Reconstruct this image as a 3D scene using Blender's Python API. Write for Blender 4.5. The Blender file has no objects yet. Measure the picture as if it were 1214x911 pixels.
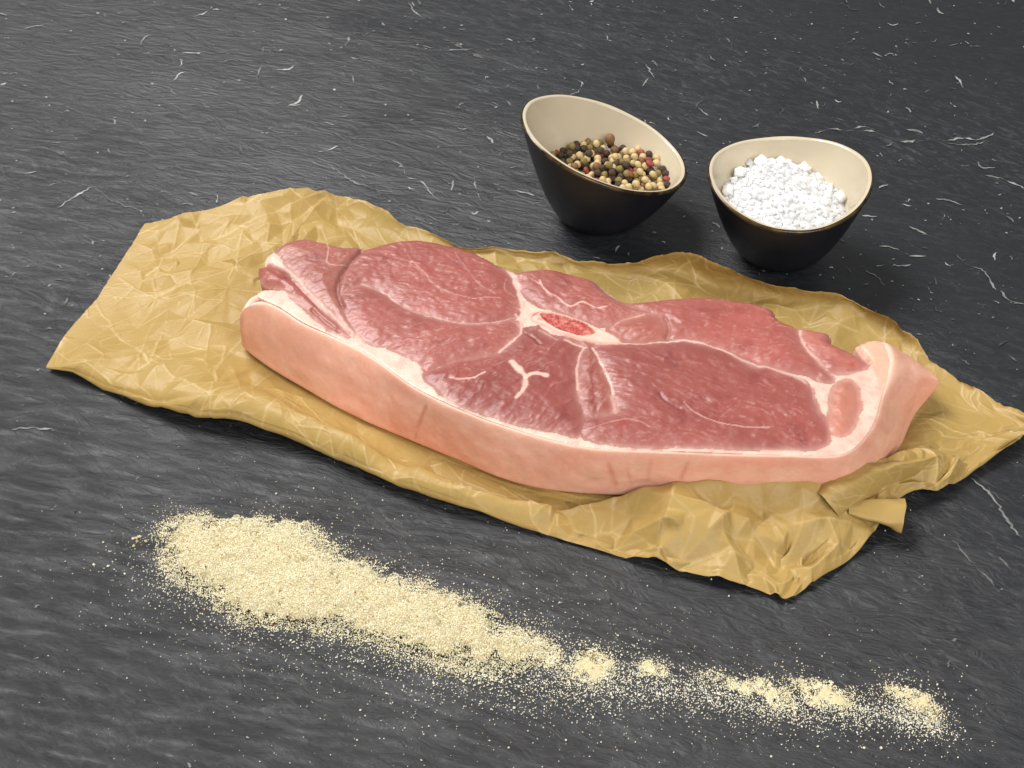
import bpy, math, random
import numpy as np
from mathutils import Vector

random.seed(7)
RNG = np.random.default_rng(11)
S = bpy.context.scene
COL = S.collection

# ------------------------------------------------------------------ camera, world, lamps, exposure
IMG_W, IMG_H = 1214.0, 911.0
PITCH, HFOV, DIST = math.radians(42), math.radians(40), 0.62
FPX = IMG_W / 2 / math.tan(HFOV / 2)
CAM = np.array([0.0, -DIST * math.cos(PITCH), DIST * math.sin(PITCH)])
cam = bpy.data.cameras.new('camera')
cam.sensor_fit = 'HORIZONTAL'; cam.angle = HFOV
cam.clip_start = 0.01; cam.clip_end = 20
camo = bpy.data.objects.new('camera', cam); COL.objects.link(camo)
camo.location = CAM; camo.rotation_euler = (math.pi / 2 - PITCH, 0, 0)
S.camera = camo

W = bpy.data.worlds.new('World'); S.world = W; W.use_nodes = True
W.node_tree.nodes['Background'].inputs[0].default_value = (1.0, 0.98, 0.95, 1)
W.node_tree.nodes['Background'].inputs[1].default_value = 0.22


def area(name, loc, target, size, power, color):
    l = bpy.data.lights.new(name, 'AREA'); l.shape = 'RECTANGLE'
    l.size, l.size_y = size; l.energy = power; l.color = color
    o = bpy.data.objects.new(name, l); COL.objects.link(o); o.location = loc
    o.rotation_euler = (Vector(target) - Vector(loc)).to_track_quat('-Z', 'Y').to_euler()


area('key_softbox', (-0.74, 0.80, 1.50), (0, 0, 0), (1.0, 0.7), 42, (1, 0.985, 0.965))
area('front_fill', (0.40, -1.35, 1.25), (0, 0, 0), (1.4, 0.9), 30, (1, 0.97, 0.94))
S.view_settings.view_transform = 'Standard'; S.view_settings.look = 'None'
S.view_settings.exposure = 0.0; S.view_settings.gamma = 1.0


# ------------------------------------------------------------------ helpers
def at(u, v, z=0.0):
    """Photo point (u, v) and a height -> the place in the scene."""
    x, y = (u - IMG_W / 2) / FPX, -(v - IMG_H / 2) / FPX
    d = np.array([x, math.cos(PITCH) + y * math.sin(PITCH), -math.sin(PITCH) + y * math.cos(PITCH)])
    return CAM + d * ((z - CAM[2]) / d[2])


def to_photo(Q):
    d = Q - CAM; sp, cp = math.sin(PITCH), math.cos(PITCH)
    f = d[:, 1] * cp - d[:, 2] * sp; y = d[:, 1] * sp + d[:, 2] * cp
    return np.stack([IMG_W / 2 + FPX * d[:, 0] / f, IMG_H / 2 - FPX * y / f], 1)


def _hash(ix, iy, seed):
    h = (ix * 374761393 + iy * 668265263 + seed * 974634777) & 0xFFFFFFFF
    h = ((h ^ (h >> 13)) * 1274126177) & 0xFFFFFFFF
    return ((h ^ (h >> 16)) & 0xFFFFFF) / float(0xFFFFFF)


def vnoise(x, y, seed=0):
    x, y = np.asarray(x, float), np.asarray(y, float)
    ix, iy = np.floor(x).astype(np.int64), np.floor(y).astype(np.int64)
    fx, fy = x - ix, y - iy
    fx, fy = fx * fx * (3 - 2 * fx), fy * fy * (3 - 2 * fy)
    a, b = _hash(ix, iy, seed), _hash(ix + 1, iy, seed)
    c, d = _hash(ix, iy + 1, seed), _hash(ix + 1, iy + 1, seed)
    return (a + (b - a) * fx) * (1 - fy) + (c + (d - c) * fx) * fy


def fbm(x, y, seed=0, octv=4):
    s, a, t = 0, 0.5, 0
    for k in range(octv):
        s = s + a * vnoise(x * 2 ** k + 17.3 * k, y * 2 ** k - 9.1 * k, seed + k); t += a; a *= 0.5
    return s / t


def sstep(a, b, x):
    t = np.clip((x - a) / (b - a), 0, 1); return t * t * (3 - 2 * t)


def seg_dist(P, line, closed=False):
    """distance from points P (n,2) to polyline and the nearest point on it"""
    L = np.asarray(line, float)
    n = len(L) if closed else len(L) - 1
    best = np.full(len(P), 1e9); near = np.zeros((len(P), 2))
    for i in range(n):
        a, b = L[i], L[(i + 1) % len(L)]
        ab = b - a; t = np.clip(((P - a) @ ab) / max(ab @ ab, 1e-18), 0, 1)
        q = a + t[:, None] * ab
        d = np.hypot(P[:, 0] - q[:, 0], P[:, 1] - q[:, 1])
        m = d < best
        best[m] = d[m]; near[m] = q[m]
    return best, near


def inside(P, poly):
    L = np.asarray(poly, float); r = np.zeros(len(P), bool)
    for i in range(len(L)):
        (x1, y1), (x2, y2) = L[i], L[i - 1]
        if y1 == y2: continue
        c = ((y1 > P[:, 1]) != (y2 > P[:, 1])) & (P[:, 0] < (x2 - x1) * (P[:, 1] - y1) / (y2 - y1) + x1)
        r ^= c
    return r


def catmull(pts, n, closed=False):
    """resample control points (k, d) by Catmull-Rom to n points, uniform in parameter"""
    P = np.asarray(pts, float); k = len(P)
    t = np.linspace(0, k if closed else k - 1, n, endpoint=not closed)
    i = np.minimum(np.floor(t).astype(int), (k - 1) if closed else (k - 2)); f = (t - i)[:, None]
    if f.ndim < P.ndim: f = f.reshape((-1,) + (1,) * (P.ndim - 1))
    if closed: g = lambda j: P[j % k]
    else: g = lambda j: P[np.clip(j, 0, k - 1)]
    p0, p1, p2, p3 = g(i - 1), g(i), g(i + 1), g(i + 2)
    f = f.reshape((-1,) + (1,) * (P.ndim - 1))
    return 0.5 * (2 * p1 + (p2 - p0) * f + (2 * p0 - 5 * p1 + 4 * p2 - p3) * f ** 2 + (3 * p1 - p0 - 3 * p2 + p3) * f ** 3)


def smooth_poly(pts, n):
    return catmull(pts, n, closed=True)


def srgb(r, g, b):
    c = np.array([r, g, b], float) / 255
    return np.where(c <= 0.04045, c / 12.92, ((c + 0.055) / 1.055) ** 2.4)


def make_mesh(name, verts, faces, colors=None, smooth=True, extra=None):
    me = bpy.data.meshes.new(name)
    V = np.asarray(verts, np.float32)
    if isinstance(faces, np.ndarray) and faces.ndim == 2:
        k = faces.shape[1]; n = len(faces)
        me.vertices.add(len(V)); me.vertices.foreach_set('co', V.ravel())
        me.loops.add(n * k); me.loops.foreach_set('vertex_index', faces.astype(np.int32).ravel())
        me.polygons.add(n); me.polygons.foreach_set('loop_start', np.arange(0, n * k, k, dtype=np.int32))
        me.update(calc_edges=True)
    else:
        me.from_pydata([tuple(map(float, v)) for v in V], [], [tuple(map(int, f)) for f in faces])
    me.validate()
    me.polygons.foreach_set('use_smooth', np.full(len(me.polygons), smooth))
    if colors is not None:
        a = me.color_attributes.new('tint', 'FLOAT_COLOR', 'POINT')
        c = np.ones((len(V), 4), np.float32); c[:, :3] = colors
        a.data.foreach_set('color', c.ravel())
    for k, val in (extra or {}).items():
        a = me.attributes.new(k, 'FLOAT', 'POINT'); a.data.foreach_set('value', np.asarray(val, np.float32))
    me.update()
    return me


def obj(name, me, mat=None, parent=None, label=None, cat=None, group=None, kind=None, loc=None):
    o = bpy.data.objects.new(name, me); COL.objects.link(o)
    if mat is not None and me is not None and not me.materials: me.materials.append(mat)
    if parent is not None: o.parent = parent
    if loc is not None: o.location = loc
    for k, v in (('label', label), ('category', cat), ('group', group), ('kind', kind)):
        if v: o[k] = v
    return o


def grid_faces(nu, nv, closed_u=False):
    i = np.arange(nu if closed_u else nu - 1); j = np.arange(nv - 1)
    I, J = np.meshgrid(i, j, indexing='ij'); I2 = (I + 1) % nu
    return np.stack([I * nv + J, I2 * nv + J, I2 * nv + J + 1, I * nv + J + 1], -1).reshape(-1, 4)


class Mat:
    def __init__(s, name):
        s.m = bpy.data.materials.new(name); s.m.use_nodes = True
        s.t = s.m.node_tree; s.b = s.t.nodes['Principled BSDF']
        s.tc = s.t.nodes.new('ShaderNodeTexCoord')
    def n(s, typ, **kw):
        x = s.t.nodes.new(typ)
        for k, v in kw.items(): setattr(x, k, v)
        return x
    def l(s, a, b): s.t.links.new(a, b)
    def noise(s, scale, detail=4, rough=0.55, stretch=None, rot=0, dist=0):
        nz = s.n('ShaderNodeTexNoise'); nz.inputs['Scale'].default_value = scale
        nz.inputs['Detail'].default_value = detail; nz.inputs['Roughness'].default_value = rough
        nz.inputs['Distortion'].default_value = dist
        mp = s.n('ShaderNodeMapping'); s.l(s.tc.outputs['Object'], mp.inputs[0])
        mp.inputs['Rotation'].default_value = (0, 0, rot)
        m2 = s.n('ShaderNodeMapping'); s.l(mp.outputs[0], m2.inputs[0])
        if stretch: m2.inputs['Scale'].default_value = stretch
        s.l(m2.outputs[0], nz.inputs['Vector']); return nz.outputs['Fac']
    def ramp(s, src, stops):
        r = s.n('ShaderNodeValToRGB'); e = r.color_ramp.elements
        while len(e) < len(stops): e.new(0.5)
        for q, (p, c) in zip(e, stops):
            q.position = p; q.color = (c, c, c, 1) if np.isscalar(c) else (*c, 1)
        s.l(src, r.inputs[0]); return r.outputs[0]
    def mix(s, fac, a, b, mode='MIX'):
        x = s.n('ShaderNodeMix', data_type='RGBA', blend_type=mode)
        for sock, v in ((x.inputs[0], fac), (x.inputs[6], a), (x.inputs[7], b)):
            if isinstance(v, bpy.types.NodeSocket): s.l(v, sock)
            elif np.isscalar(v): sock.default_value = v
            else: sock.default_value = (*v, 1)
        return x.outputs[2]
    def math(s, op, a, b):
        x = s.n('ShaderNodeMath', operation=op)
        for sock, v in ((x.inputs[0], a), (x.inputs[1], b)):
            if isinstance(v, bpy.types.NodeSocket): s.l(v, sock)
            else: sock.default_value = v
        return x.outputs[0]
    def attr(s, name): 
        a = s.n('ShaderNodeAttribute'); a.attribute_name = name; return a
    def bump(s, h, dist, strength=1.0, prev=None):
        b = s.n('ShaderNodeBump'); b.inputs['Strength'].default_value = strength
        b.inputs['Distance'].default_value = dist; s.l(h, b.inputs['Height'])
        if prev is not None: s.l(prev, b.inputs['Normal'])
        return b.outputs[0]
    def set(s, **kw):
        for k, v in kw.items():
            sock = s.b.inputs[k.replace('_', ' ')]
            if isinstance(v, bpy.types.NodeSocket): s.l(v, sock)
            elif np.isscalar(v): sock.default_value = v
            elif len(v) == 3 and len(sock.default_value) == 4: sock.default_value = (*v, 1)
            else: sock.default_value = v
        return s.m


# ------------------------------------------------------------------ materials
def slate_material():
    m = Mat('slate')
    big = m.noise(7, 3); mid = m.noise(190, 6, 0.68, (0.45, 1.4, 1), 0.22, 1.2)
    diag = m.noise(230, 6, 0.68, (0.4, 1.4, 1), 0.75, 1.0)
    fine = m.noise(650, 5, 0.65, (0.55, 1.3, 1), 0.35, 0.8)
    ridg = m.noise(95, 8, 0.66, (0.5, 1.4, 1), 0.3, 1.8)
    rm = m.noise(75, 6, 0.6, (0.5, 1.5, 1), 0.38, 0.5); rm.node.noise_type = 'RIDGED_MULTIFRACTAL'
    sx = m.n('ShaderNodeSeparateXYZ'); m.l(m.tc.outputs['Object'], sx.inputs[0])
    g = m.math('ADD', m.math('MULTIPLY', sx.outputs['X'], -0.9), m.math('MULTIPLY', sx.outputs['Y'], -0.7))
    g = m.math('ADD', g, m.math('MULTIPLY', m.noise(9, 3), 0.9))
    rough_part = m.ramp(g, [(0.25, 0.22), (0.62, 1.0)])
    where = m.ramp(m.noise(4, 2), [(0.42, 0), (0.58, 1)])
    base = m.mix(big, (0.0082, 0.0094, 0.0118), (0.0175, 0.0192, 0.0230))
    base = m.mix(m.math('MULTIPLY', rough_part, m.ramp(mid, [(0.5, 0), (0.70, 0.85)])), base, (0.046, 0.047, 0.050))
    base = m.mix(m.math('MULTIPLY', where, m.ramp(diag, [(0.52, 0), (0.70, 0.9)])), base, (0.064, 0.066, 0.070))
    fl = m.ramp(m.noise(170, 4, 0.6, (0.7, 1.2, 1), 0.5, 2.5), [(0.66, 0), (0.71, 1)])
    gate = m.ramp(m.noise(26, 3), [(0.46, 0), (0.62, 1)])
    base = m.mix(m.math('MULTIPLY', m.math('MULTIPLY', fl, gate), 0.6), base, (0.19, 0.19, 0.185))
    h = m.bump(m.noise(22, 4, 0.5, (0.6, 1.3, 1), 0.4), 0.004, 0.4)
    k_ = lambda q: m.math('MULTIPLY', q, rough_part)
    h = m.bump(k_(ridg), 0.0026, 0.8, h)
    h = m.bump(k_(rm), 0.0007, 0.8, h)
    h = m.bump(k_(diag), 0.0006, 0.7, h)
    h = m.bump(k_(mid), 0.0007, 0.6, h)
    h = m.bump(fine, 0.00022, 0.5, h)
    return m.set(Base_Color=base, Roughness=m.ramp(mid, [(0.3, 0.33), (0.7, 0.48)]), Normal=h, Specular_IOR_Level=0.66)


def attr_material(name, rough, bumps, spec=0.5, sss=0, radius=(0.004, 0.0015, 0.001), coat=0, mottle=0.0):
    m = Mat(name); c = m.attr('tint').outputs['Color']
    if mottle:
        c = m.mix(m.ramp(m.noise(260, 4), [(0.35, 0), (0.7, mottle)]), c, m.mix(1.0, c, (0.72, 0.62, 0.6), 'MULTIPLY'))
    nrm = None
    for sc, dist, st, stretch in bumps:
        nrm = m.bump(m.noise(sc, 4, 0.6, stretch, 0.3), dist, st, nrm)
    m.set(Base_Color=c, Roughness=rough, Specular_IOR_Level=spec)
    if nrm is not None: m.set(Normal=nrm)
    if sss:
        m.set(Subsurface_Weight=sss, Subsurface_Radius=radius, Subsurface_Scale=1.0)
    if coat:
        m.set(Coat_Weight=coat, Coat_Roughness=0.17)
        if nrm is not None: m.set(Coat_Normal=nrm)
    return m.m


M_SLATE = slate_material()
M_MUSCLE = attr_material('raw_meat', 0.42, [(90, 0.0013, 0.16, (0.6, 1.4, 1)), (800, 0.0004, 0.35, (0.35, 1.6, 1))], 0.42, 0.12, (0.002, 0.0006, 0.0005), 0.12, 0.10)
M_FAT = attr_material('pork_fat', 0.42, [(300, 0.0010, 0.4, (1, 1, 1)), (1100, 0.0003, 0.4, (1, 1, 1))], 0.4, 0.3, (0.003, 0.0014, 0.0009), 0.08)
M_RIND = attr_material('pork_skin', 0.46, [(90, 0.0012, 0.25, (1, 1, 1)), (900, 0.0003, 0.3, (1, 1, 1))], 0.4, 0.22, (0.003, 0.0016, 0.0011), 0.0, 0.10)
M_BONE = attr_material('bone', 0.45, [(700, 0.0004, 0.4, (1, 1, 1))], 0.4, 0.2)
M_MARROW = attr_material('marrow', 0.3, [(900, 0.0008, 0.7, (1, 1, 1))], 0.5, 0.15)


def paper_material():
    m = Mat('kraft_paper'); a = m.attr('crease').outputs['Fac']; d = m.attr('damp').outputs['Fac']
    c = m.mix(m.noise(18, 4), (0.372, 0.240, 0.070), (0.438, 0.298, 0.096))
    c = m.mix(m.ramp(m.noise(600, 3, 0.6, (0.5, 1, 1)), [(0.4, 0), (0.75, 0.25)]), c, (0.40, 0.26, 0.09))
    c = m.mix(d, c, (0.30, 0.215, 0.065))
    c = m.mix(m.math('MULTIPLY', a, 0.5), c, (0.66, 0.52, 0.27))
    h = m.bump(m.noise(130, 5, 0.6), 0.0010, 0.4)
    h = m.bump(m.noise(900, 3), 0.0002, 0.4, h)
    return m.set(Base_Color=c, Roughness=0.47, Specular_IOR_Level=0.34, Normal=h)


M_PAPER = paper_material()


def simple(name, color, rough, noise=None, **kw):
    m = Mat(name); c = color
    if noise:
        sc, c2, lo, hi = noise
        c = m.mix(m.ramp(m.noise(sc, 5), [(lo, 0), (hi, 1)]), color, c2)
    m.set(Base_Color=c, Roughness=rough)
    b = kw.pop('bump', None)
    if b: m.set(Normal=m.bump(m.noise(b[0], 4), b[1], b[2]))
    m.set(**kw); return m.m


M_GLAZE_DARK = simple('dark_glaze', (0.010, 0.011, 0.0155), 0.42, (45, (0.015, 0.015, 0.020), 0.4, 0.7), bump=(120, 0.0006, 0.3), Specular_IOR_Level=0.30)
M_GLAZE_CREAM = simple('cream_glaze', (0.60, 0.52, 0.38), 0.16, (30, (0.54, 0.46, 0.33), 0.4, 0.7), bump=(60, 0.0004, 0.15))
M_RIM = simple('bare_rim', (0.10, 0.062, 0.022), 0.26, (160, (0.02, 0.013, 0.008), 0.38, 0.6), Metallic=0.3)
M_SALT = simple('salt', (0.96, 0.97, 0.98), 0.4, None, bump=(700, 0.0004, 0.4), Subsurface_Weight=0.8, Subsurface_Radius=(0.012, 0.012, 0.012), Subsurface_Scale=1.0)

# ------------------------------------------------------------------ slate surface
gx = np.linspace(-1.0, 1.0, 401); gy = np.linspace(-0.75, 1.25, 401)
GX, GY = np.meshgrid(gx, gy, indexing='ij')


def slate_z(x, y):
    return 0.0008 * (fbm(x * 14, y * 30, 3, 3) - 1.0)


V = np.stack([GX, GY, slate_z(GX, GY)], -1).reshape(-1, 3)
slate = obj('slate_surface', make_mesh('slate_surface', V, grid_faces(401, 401)), M_SLATE, kind='structure',
            label='dark grey slate slab with cleft surface and pale mineral flecks')

# pale mineral flecks and veins of the slate: thin slivers on the surface
fleck_V, fleck_F, fleck_C = [], [], []


def fleck(px, width, bright):
    """sliver along photo points px; width in mm"""
    pts = np.array([at(u, v)[:2] for u, v in px])
    n = max(6, int(np.sum(np.hypot(*np.diff(pts, axis=0).T)) / 0.0012))
    c = catmull(pts, n); t = np.gradient(c, axis=0); t /= np.linalg.norm(t, axis=1)[:, None] + 1e-12
    nn = np.stack([-t[:, 1], t[:, 0]], 1)
    c = c + nn * (RNG.normal(0, 0.00030, (n, 1)))
    w = width * 0.0005 * np.sin(np.linspace(0.08, math.pi - 0.08, n)) ** 0.6 * np.clip(2.2 * vnoise(np.arange(n) * 0.4, np.full(n, len(fleck_V) * 1.7), 5) - 0.45, 0.05, 1.35)
    b = len(fleck_V) and sum(len(q) for q in fleck_V) or 0
    for sgn in (-1, 1):
        q = c + sgn * nn * w[:, None]
        fleck_V.append(np.column_stack([q, slate_z(q[:, 0], q[:, 1]) + 0.00035]))
    i = np.arange(n - 1)
    fleck_F.append(np.stack([b + i, b + i + 1, b + n + i + 1, b + n + i], 1))
    g = bright * RNG.uniform(0.55, 1.1, n); g = np.concatenate([g, g])
    fleck_C.append(np.column_stack([g, g, g * 0.97]))


VEINS = [
    ([(122, 50), (160, 62), (205, 66), (240, 70), (300, 72), (345, 76), (400, 74), (455, 72)], 0.5, 0.20),
    ([(166, 54), (172, 44), (184, 40)], 1.0, 0.34), ([(230, 20), (242, 16), (252, 8)], 1.2, 0.40),
    ([(28, 35), (40, 31), (52, 30)], 1.0, 0.30), ([(216, 62), (230, 63), (243, 61)], 1.2, 0.45),
    ([(328, 82), (342, 82), (353, 74)], 1.2, 0.42), ([(206, 96), (213, 88), (218, 86)], 1.2, 0.45),
    ([(212, 80), (216, 74), (214, 70)], 1.0, 0.4), ([(310, 70), (312, 56)], 1.0, 0.25),
    ([(303, 98), (308, 82), (311, 78)], 0.8, 0.25), ([(340, 126), (352, 122), (358, 113)], 1.1, 0.42),
    ([(484, 2), (492, 14), (503, 22)], 1.0, 0.3), ([(408, 55), (413, 47), (411, 38)], 1.0, 0.3),
    ([(68, 246), (84, 236), (97, 228), (108, 222)], 1.2, 0.34), ([(84, 216), (110, 222), (134, 238), (165, 250), (172, 262)], 0.7, 0.16),
    ([(28, 206), (40, 204), (50, 202)], 1.2, 0.4), ([(0, 100), (8, 98)], 1.6, 0.45),
    ([(378, 180), (390, 178), (400, 173)], 1.4, 0.46), ([(428, 172), (440, 172)], 0.9, 0.3),
    ([(390, 196), (408, 208), (420, 216), (445, 224), (465, 228)], 0.9, 0.25),
    ([(465, 190), (476, 196), (482, 210), (498, 214), (510, 228), (520, 238)], 0.9, 0.34),
    ([(536, 226), (537, 214)], 0.9, 0.32), ([(562, 210), (564, 224), (570, 238)], 0.9, 0.32),
    ([(525, 46), (540, 52), (552, 60), (566, 66), (578, 72)], 3.0, 0.10), ([(530, 60), (560, 58)], 1.2, 0.26),
    ([(572, 98), (578, 90)], 1.0, 0.3), ([(600, 200), (620, 197)], 1.2, 0.3), ([(608, 226), (622, 228), (634, 232)], 1.1, 0.32),
    ([(676, 112), (686, 108), (690, 98), (683, 94)], 1.0, 0.34), ([(966, 158), (985, 153), (1005, 155), (1022, 150), (1036, 154)], 1.4, 0.28),
    ([(1010, 158), (1030, 155), (1050, 162), (1070, 168), (1088, 167), (1100, 168)], 1.8, 0.30),
    ([(1075, 154), (1090, 156), (1096, 162)], 2.0, 0.22), ([(1118, 168), (1140, 164), (1160, 166), (1178, 158)], 1.5, 0.30),
    ([(1122, 170), (1150, 172), (1172, 168)], 1.0, 0.22), ([(1160, 192), (1164, 199), (1180, 199)], 1.2, 0.25),
    ([(1168, 208), (1185, 211), (1206, 219), (1214, 224)], 1.3, 0.32), ([(1132, 90), (1138, 96), (1141, 104)], 1.2, 0.36),
    ([(1126, 122), (1133, 127)], 2.0, 0.42), ([(1008, 40), (1018, 38)], 1.2, 0.36), ([(1035, 62), (1046, 68)], 1.1, 0.3),
    ([(918, 46), (920, 46)], 2.4, 0.5), ([(1110, 236), (1125, 238), (1142, 244)], 1.1, 0.24), ([(1078, 268), (1092, 274), (1104, 280)], 1.0, 0.25),
    ([(1134, 302), (1148, 314), (1166, 320), (1176, 336), (1180, 344)], 1.1, 0.26), ([(1186, 344), (1196, 356), (1214, 360)], 1.1, 0.24),
    ([(1022, 256), (1040, 257)], 1.2, 0.34), ([(1058, 315), (1080, 314)], 1.2, 0.32), ([(1040, 292), (1054, 292), (1066, 296)], 1.0, 0.3),
    ([(1078, 303), (1098, 303)], 1.2, 0.3), ([(1026, 320), (1040, 328), (1048, 338)], 0.8, 0.2),
    ([(1150, 566), (1172, 584), (1186, 604), (1200, 624), (1214, 642)], 1.0, 0.22), ([(1170, 578), (1196, 600)], 0.6, 0.16),
    ([(1130, 640), (1150, 664), (1170, 684), (1186, 702)], 0.8, 0.18), ([(1168, 628), (1180, 640)], 0.7, 0.16),
    ([(1060, 704), (1076, 712), (1090, 716)], 0.7, 0.14), ([(1184, 660), (1204, 682)], 0.8, 0.16),
    ([(14, 510), (40, 508), (66, 510)], 1.0, 0.22), ([(160, 480), (170, 474)], 0.8, 0.2), ([(272, 506), (280, 502)], 0.8, 0.18),
    ([(776, 92), (766, 76)], 1.0, 0.3), ([(762, 102), (770, 90)], 0.9, 0.28), ([(828, 128), (840, 138)], 1.0, 0.26),
    ([(850, 40), (862, 46), (868, 54)], 0.8, 0.2), ([(826, 156), (838, 162)], 1.0, 0.3), ([(800, 118), (820, 122)], 0.9, 0.22),
]
for px, w, b in VEINS: fleck(px, w, b)
for k in range(2300):                                  # the many smaller flecks, denser to the back
    u = RNG.uniform(-40, 1260); v = -40 + 540 * RNG.random() ** 1.4
    if RNG.random() < 0.14: v = RNG.uniform(420, 930)
    tiny = RNG.random() < 0.74; low_ = 0.6 if v > 430 else 1
    L = (RNG.uniform(1, 3.5) if tiny else RNG.uniform(4, 14)) * low_
    a = RNG.normal(0.35, 0.7); du, dv = math.cos(a) * L, math.sin(a) * L * 0.8
    bend = RNG.normal(0, 0.13)
    fleck([(u, v), (u + du / 2 - dv * bend, v + dv / 2 + du * bend), (u + du, v + dv)],
          RNG.uniform(0.7, 1.6) if tiny else RNG.uniform(0.5, 1.4), (0.06 + 0.42 * RNG.random() ** 2.1) * low_)
M_FLECK = attr_material('pale_mineral', 0.5, [(900, 0.0005, 0.5, (1, 1, 1))], 0.5)
obj('mineral_fleck', make_mesh('mineral_fleck', np.concatenate(fleck_V), np.concatenate(fleck_F), np.concatenate(fleck_C)),
    M_FLECK, slate, kind='stuff')

# ------------------------------------------------------------------ pork slice: outline and regions (traced points)
BOT = 0.0036


def top_h(x): return 0.031 + np.maximum(0, -x) * 0.035


def on_top(u, v):
    z = 0.033
    for _ in range(6):
        p = at(u, v, z); z = float(top_h(p[0]))
    return p[:2]


PX = lambda pts: np.array([on_top(u, v) for u, v in pts])
FRONT = [(306, 352), (332, 365), (360, 383), (394, 398), (425, 413), (453, 431), (484, 454), (515, 471), (553, 488), (591, 502),
         (643, 518), (700, 530), (779, 534), (858, 537), (937, 539), (985, 540), (1008, 534), (1026, 517), (1038, 496), (1043, 477),
         (1048, 462), (1054, 445), (1057, 430), (1055, 417), (1050, 409), (1040, 404)]
BACK = [(1028, 405), (1016, 407), (1018, 413), (1026, 420), (1030, 429), (1027, 437), (1022, 437), (1030, 426), (1016, 419), (1003, 413), (989, 405), (984, 394),
        (972, 391), (945, 385), (925, 377), (917, 365), (897, 358), (866, 353), (838, 350), (814, 350), (790, 352), (763, 355), (739, 354),
        (719, 342), (703, 329), (685, 325), (664, 319), (643, 316), (626, 318), (612, 319), (591, 311), (577, 304), (557, 296), (529, 288),
        (501, 283), (474, 284), (453, 288), (434, 293), (423, 290), (408, 291), (392, 287), (380, 284), (365, 280), (351, 281), (337, 285),
        (326, 293), (315, 302), (313, 312), (306, 315), (307, 326), (312, 336), (330, 341), (320, 342), (309, 347)]
BACK = [p for p in BACK if p not in ((1022, 437), (1030, 426), (1027, 437), (1026, 420))]
OUT = PX(FRONT + BACK)
FRONT_W = PX(FRONT)

MUSCLES = {
    'shank': [(337, 287), (351, 282), (365, 281), (380, 285), (400, 291), (422, 292), (428, 298), (411, 318), (402, 335), (400, 348), (406, 366), (414, 384), (422, 398), (411, 389), (398, 373), (380, 355), (362, 337), (347, 320), (338, 308), (330, 297)],
    'strip': [(306, 315), (314, 313), (326, 318), (339, 322), (353, 337), (370, 356), (386, 374), (398, 385), (413, 398), (402, 396), (382, 383), (358, 362), (344, 347), (334, 340), (312, 335)],
    'round': [(429, 299), (453, 289), (474, 285), (501, 284), (529, 289), (557, 297), (577, 305), (596, 320), (609, 337), (614, 352), (612, 369), (603, 377), (588, 381), (557, 383), (522, 377), (483, 364), (460, 350), (430, 337), (402, 348), (404, 334), (413, 317)],
    'lower': [(403, 352), (430, 339), (460, 352), (483, 367), (522, 380), (557, 386), (588, 384), (604, 381), (613, 386), (610, 398), (600, 408), (588, 419), (560, 424), (530, 430), (508, 438), (500, 430), (480, 420), (460, 413), (440, 407), (427, 400), (417, 386), (408, 368)],
    'heart': [(606, 409), (616, 397), (632, 391), (650, 399), (689, 411), (683, 430), (684, 460), (690, 490), (686, 515), (660, 511), (625, 504), (592, 495), (557, 484), (532, 472), (514, 457), (507, 441), (530, 432), (562, 426), (590, 420)],
    'wedge': [(693, 412), (702, 412), (713, 436), (722, 460), (728, 486), (712, 492), (694, 489), (688, 462), (686, 436)],
    'flank': [(707, 413), (740, 409), (780, 408), (815, 407), (848, 414), (870, 422), (890, 434), (912, 440), (940, 450), (956, 458), (964, 474), (968, 490), (976, 498), (981, 512), (978, 525), (950, 532), (900, 533), (850, 531), (780, 529), (726, 525), (692, 516), (697, 496), (730, 491), (724, 460), (716, 436)],
    'upper': [(615, 322), (643, 317), (664, 320), (685, 326), (702, 331), (714, 345), (734, 358), (757, 366), (772, 373), (758, 374), (738, 379), (726, 386), (706, 384), (690, 378), (664, 369), (640, 360), (622, 348), (613, 333)],
    'oval': [(725, 389), (739, 382), (763, 376), (779, 380), (788, 389), (788, 403), (768, 408), (748, 405), (733, 397)],
    'loin': [(752, 362), (763, 358), (790, 354), (814, 352), (838, 351), (866, 353), (897, 358), (917, 365), (925, 377), (942, 385), (944, 396), (950, 408), (960, 422), (972, 434), (985, 450), (975, 451), (955, 445), (930, 440), (910, 434), (893, 427), (870, 418), (848, 410), (815, 404), (796, 402), (791, 387), (782, 375), (765, 368)],
    'flap': [(949, 388), (972, 391), (984, 394), (989, 405), (1003, 413), (1017, 420), (1028, 428), (1024, 437), (1010, 440), (997, 442), (984, 440), (974, 428), (962, 416), (952, 404)],
    'button': [(990, 460), (1003, 452), (1012, 457), (1017, 476), (1012, 500), (1001, 514), (986, 512), (983, 498), (986, 480)],
}
BONE = [(630, 377), (640, 370), (660, 372), (684, 379), (711, 391), (731, 401), (735, 408), (719, 409), (692, 405), (668, 398), (650, 390), (637, 384)]
MARROW = [(641, 373), (660, 375.5), (682, 381), (699, 390), (705, 397), (690, 400.5), (667, 393.5), (648, 384)]
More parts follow.
